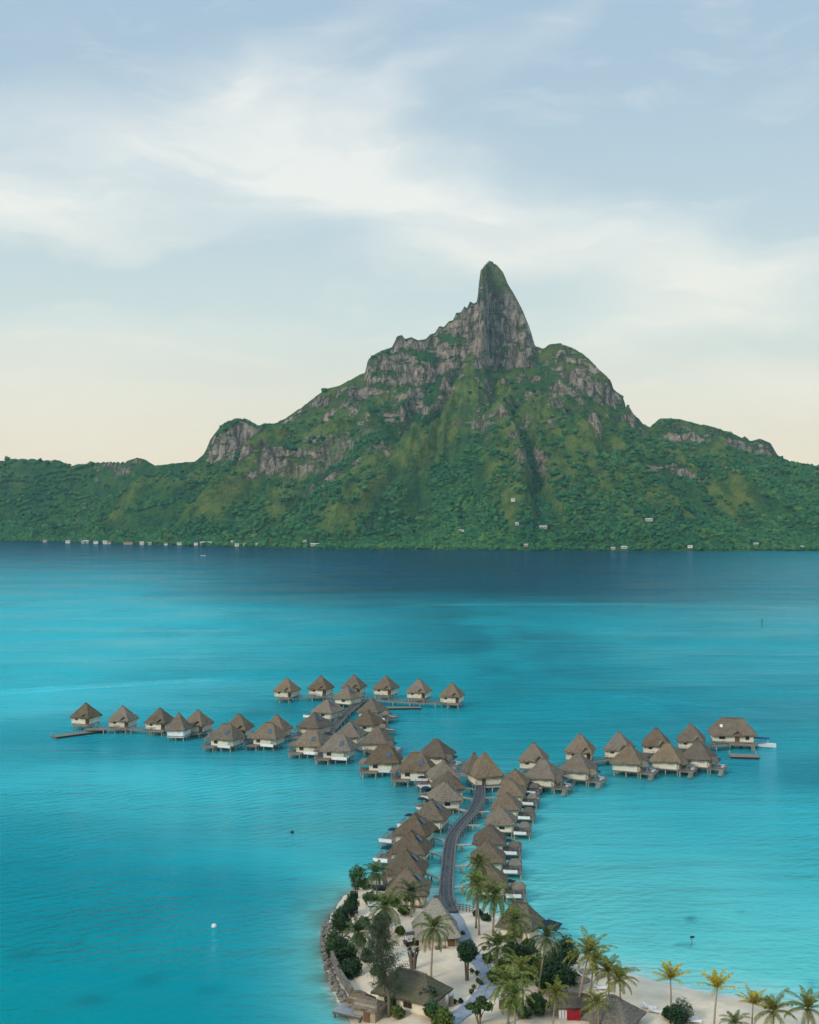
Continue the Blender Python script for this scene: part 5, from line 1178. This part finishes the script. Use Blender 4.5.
B_(676, 1026, blobs(1.7, 2.6, 50), 1300, 'leaf_dark', 'dark green base bush under the golden beach palm'); B_(682, 1022, blobs(1.5, 3.0, 51, 5), 700, 'leaf_silver', 'silvery leaved bush on the beach beside the loungers', leaf=(.26, .4), shell=.8)
B_(668, 1019, blobs(.9, 1.6, 52), 600, 'leaf', 'small green bush left of the silvery bush')
for k, (px, py, r_, h, mt, lab) in enumerate([(398, 1018, 1.0, 1.6, 'leaf_light', 'light bush right of the airy casuarina foot'), (377, 975, 1.0, 1.5, 'leaf', 'green bush on the sand left of the lodge roof'), (360, 946, 1.0, 1.7, 'leaf', 'green bush behind the slender west shore palm'), (512, 1012, 1.2, 1.9, 'leaf_light', 'light green bush at the foot of the large low palm'),
        (525, 1018, 1.0, 1.4, 'leaf', 'low green bush right of the large low palm'), (574, 985, 1.1, 1.7, 'leaf', 'green bush behind the beach bar thatched parasols'), (488, 962, .9, 1.3, 'leaf_light', 'light bush on the right side of the middle path'), (510, 945, 1.0, 1.7, 'leaf', 'green bush left of the beach bungalow palm trunk'), (370, 905, 1.3, 2.2, 'leaf', 'green bush behind the big palm over the casuarina'), (383, 926, 1.4, 2.4, 'leaf_dark', 'dark bush behind the casuarina top'), (363, 930, 1.2, 2.2, 'leaf_dark', 'dark bush between the west shore and the casuarina'), (394, 907, 1.0, 1.6, 'leaf', 'green bush under the last left jetty bungalow'), (364, 889, 1.2, 2.0, 'leaf_dark', 'dark low bush beside the airy tree at the water'), (400, 935, .9, 1.4, 'leaf_light', 'light bush left of the black golf cart'), (540, 975, 1.4, 2.6, 'leaf_light', 'light green bush left of the wide dark bushes'), (504, 971, 1.1, 1.9, 'leaf', 'green bush under the palm right of the path bend'), (528, 950, 1.1, 1.8, 'leaf', 'green bush before the beach bungalow wall')]):
    B_(px, py, blobs(r_, h, k + 140), int(700 + 420 * r_ * h / 2), mt, lab, leaf=(.24, .36))
# small plants along the path
for k, (px, py, mt, lab) in enumerate([(472, 973, 'leaf', 'tiny plant beside the clipped tree, upper one'), (477, 975, 'leaf_dark', 'tiny dark plant on the path inner edge'), (478, 983, 'leaf_light', 'tiny light plant on the path inner edge'), (474, 989, 'leaf_light', 'tufted plant where the path bends inward'), (471, 994, 'leaf', 'low plant below the tufted one at the path bend'), (455, 1004, 'leaf', 'tiny plant right of the lodge pillar'), (461, 1003, 'leaf_dark', 'tiny dark plant left of the lower path'), (481, 985, 'leaf', 'tiny plant at the sharpest path bend'), (476, 955, 'leaf', 'tiny plant at the outer edge of the upper path'), (484, 950, 'leaf_light', 'tiny light plant between upper path and palm'), (463, 935, 'leaf', 'tiny plant at the pavilion side of the path'), (488, 945, 'leaf_dark', 'small dark plant below the jetty palm clump')]):
    B_(px, py, blobs(.42, .7, k + 80, 3), 130, mt, lab, name='garden_plant', cat='plant', leaf=(.14, .26), trunk_r=.03, stems=2)
# trunk cluster (cut pandanus)
x, y, z = on_land(413, 969); root = empty('pandanus_stump', (x, y, z)); tag(root, 'cluster of bare upright pandanus trunks behind the mossy roofed lodge', 'tree'); mb = MB()
for k in range(6):
    a = k * 1.05; mb.tube([(.25 * math.cos(a), .2 * math.sin(a), -.2), (.45 * math.cos(a), .3 * math.sin(a), 1.6), (.75 * math.cos(a), .4 * math.sin(a), 2.6 + .3 * (k % 3))], [.2, .17, .14], 7)
mb.build('trunk', M['bark'], root); V, Fq = leaf_cloud([(.6, 0, 2.9, .4, .4, .35), (-.6, .1, 2.9, .35, .4, .3), (0, .2, 1.6, .5, .4, 1.2)], 260, .16, .4, np.random.default_rng(5), .3); np_mesh('foliage', V, Fq, M['leaf'], root)
# casuarina: tall airy tree with hanging needles
x, y, z = on_land(389, 1017); root = empty('casuarina_tree', (x, y, z)); tag(root, 'tall airy casuarina with drooping grey green foliage by the lodge', 'tree')
rgc = np.random.default_rng(77); H_ = 14.0
mb = MB(); lean = -1.4
def tr(f): return Vector((lean * f + .25 * math.sin(f * 7), .2 * math.sin(f * 5), H_ * f))
mb.tube([tr(i / 10) - Vector((0, 0, .3 if i == 0 else 0)) for i in range(11)], [.26 * (1 - .85 * i / 10) for i in range(11)], 8); NV = []; 
for k in range(64):
    f = .26 + .72 * (k / 63) ** .9; p = tr(f); a = k * 2.4 + rgc.uniform(-.3, .3); ln = (3.2 - 2.1 * abs(f - .42) / .58) * rgc.uniform(.65, 1.15)
    q = p + Vector((math.cos(a) * ln * .8, math.sin(a) * ln * .8, .8 * ln * rgc.uniform(.1, .8))); mb.tube([p, p.lerp(q, .5) + Vector((0, 0, .12)), q], [.06, .04, .015], 5)
    for j in range(105):
        g_ = rgc.uniform(.15, 1.1); c = p.lerp(q, g_) + Vector(rgc.normal(0, .28, 3)); d = Vector((math.cos(a) * .35 + rgc.normal(0, .3), math.sin(a) * .35 + rgc.normal(0, .3), rgc.uniform(-1.1, .35))).normalized(); sd = d.cross(Vector(rgc.normal(0, 1, 3))).normalized() * .035; l_ = rgc.uniform(.35, .8)
        NV += [c - sd, c + sd, c + d * l_ + sd * .3, c + d * l_ - sd * .3]
mb.build('trunk', M['bark'], root); np_mesh('crown', np.array([v[:] for v in NV]), np.arange(len(NV)).reshape(-1, 4), M['needle'], root)
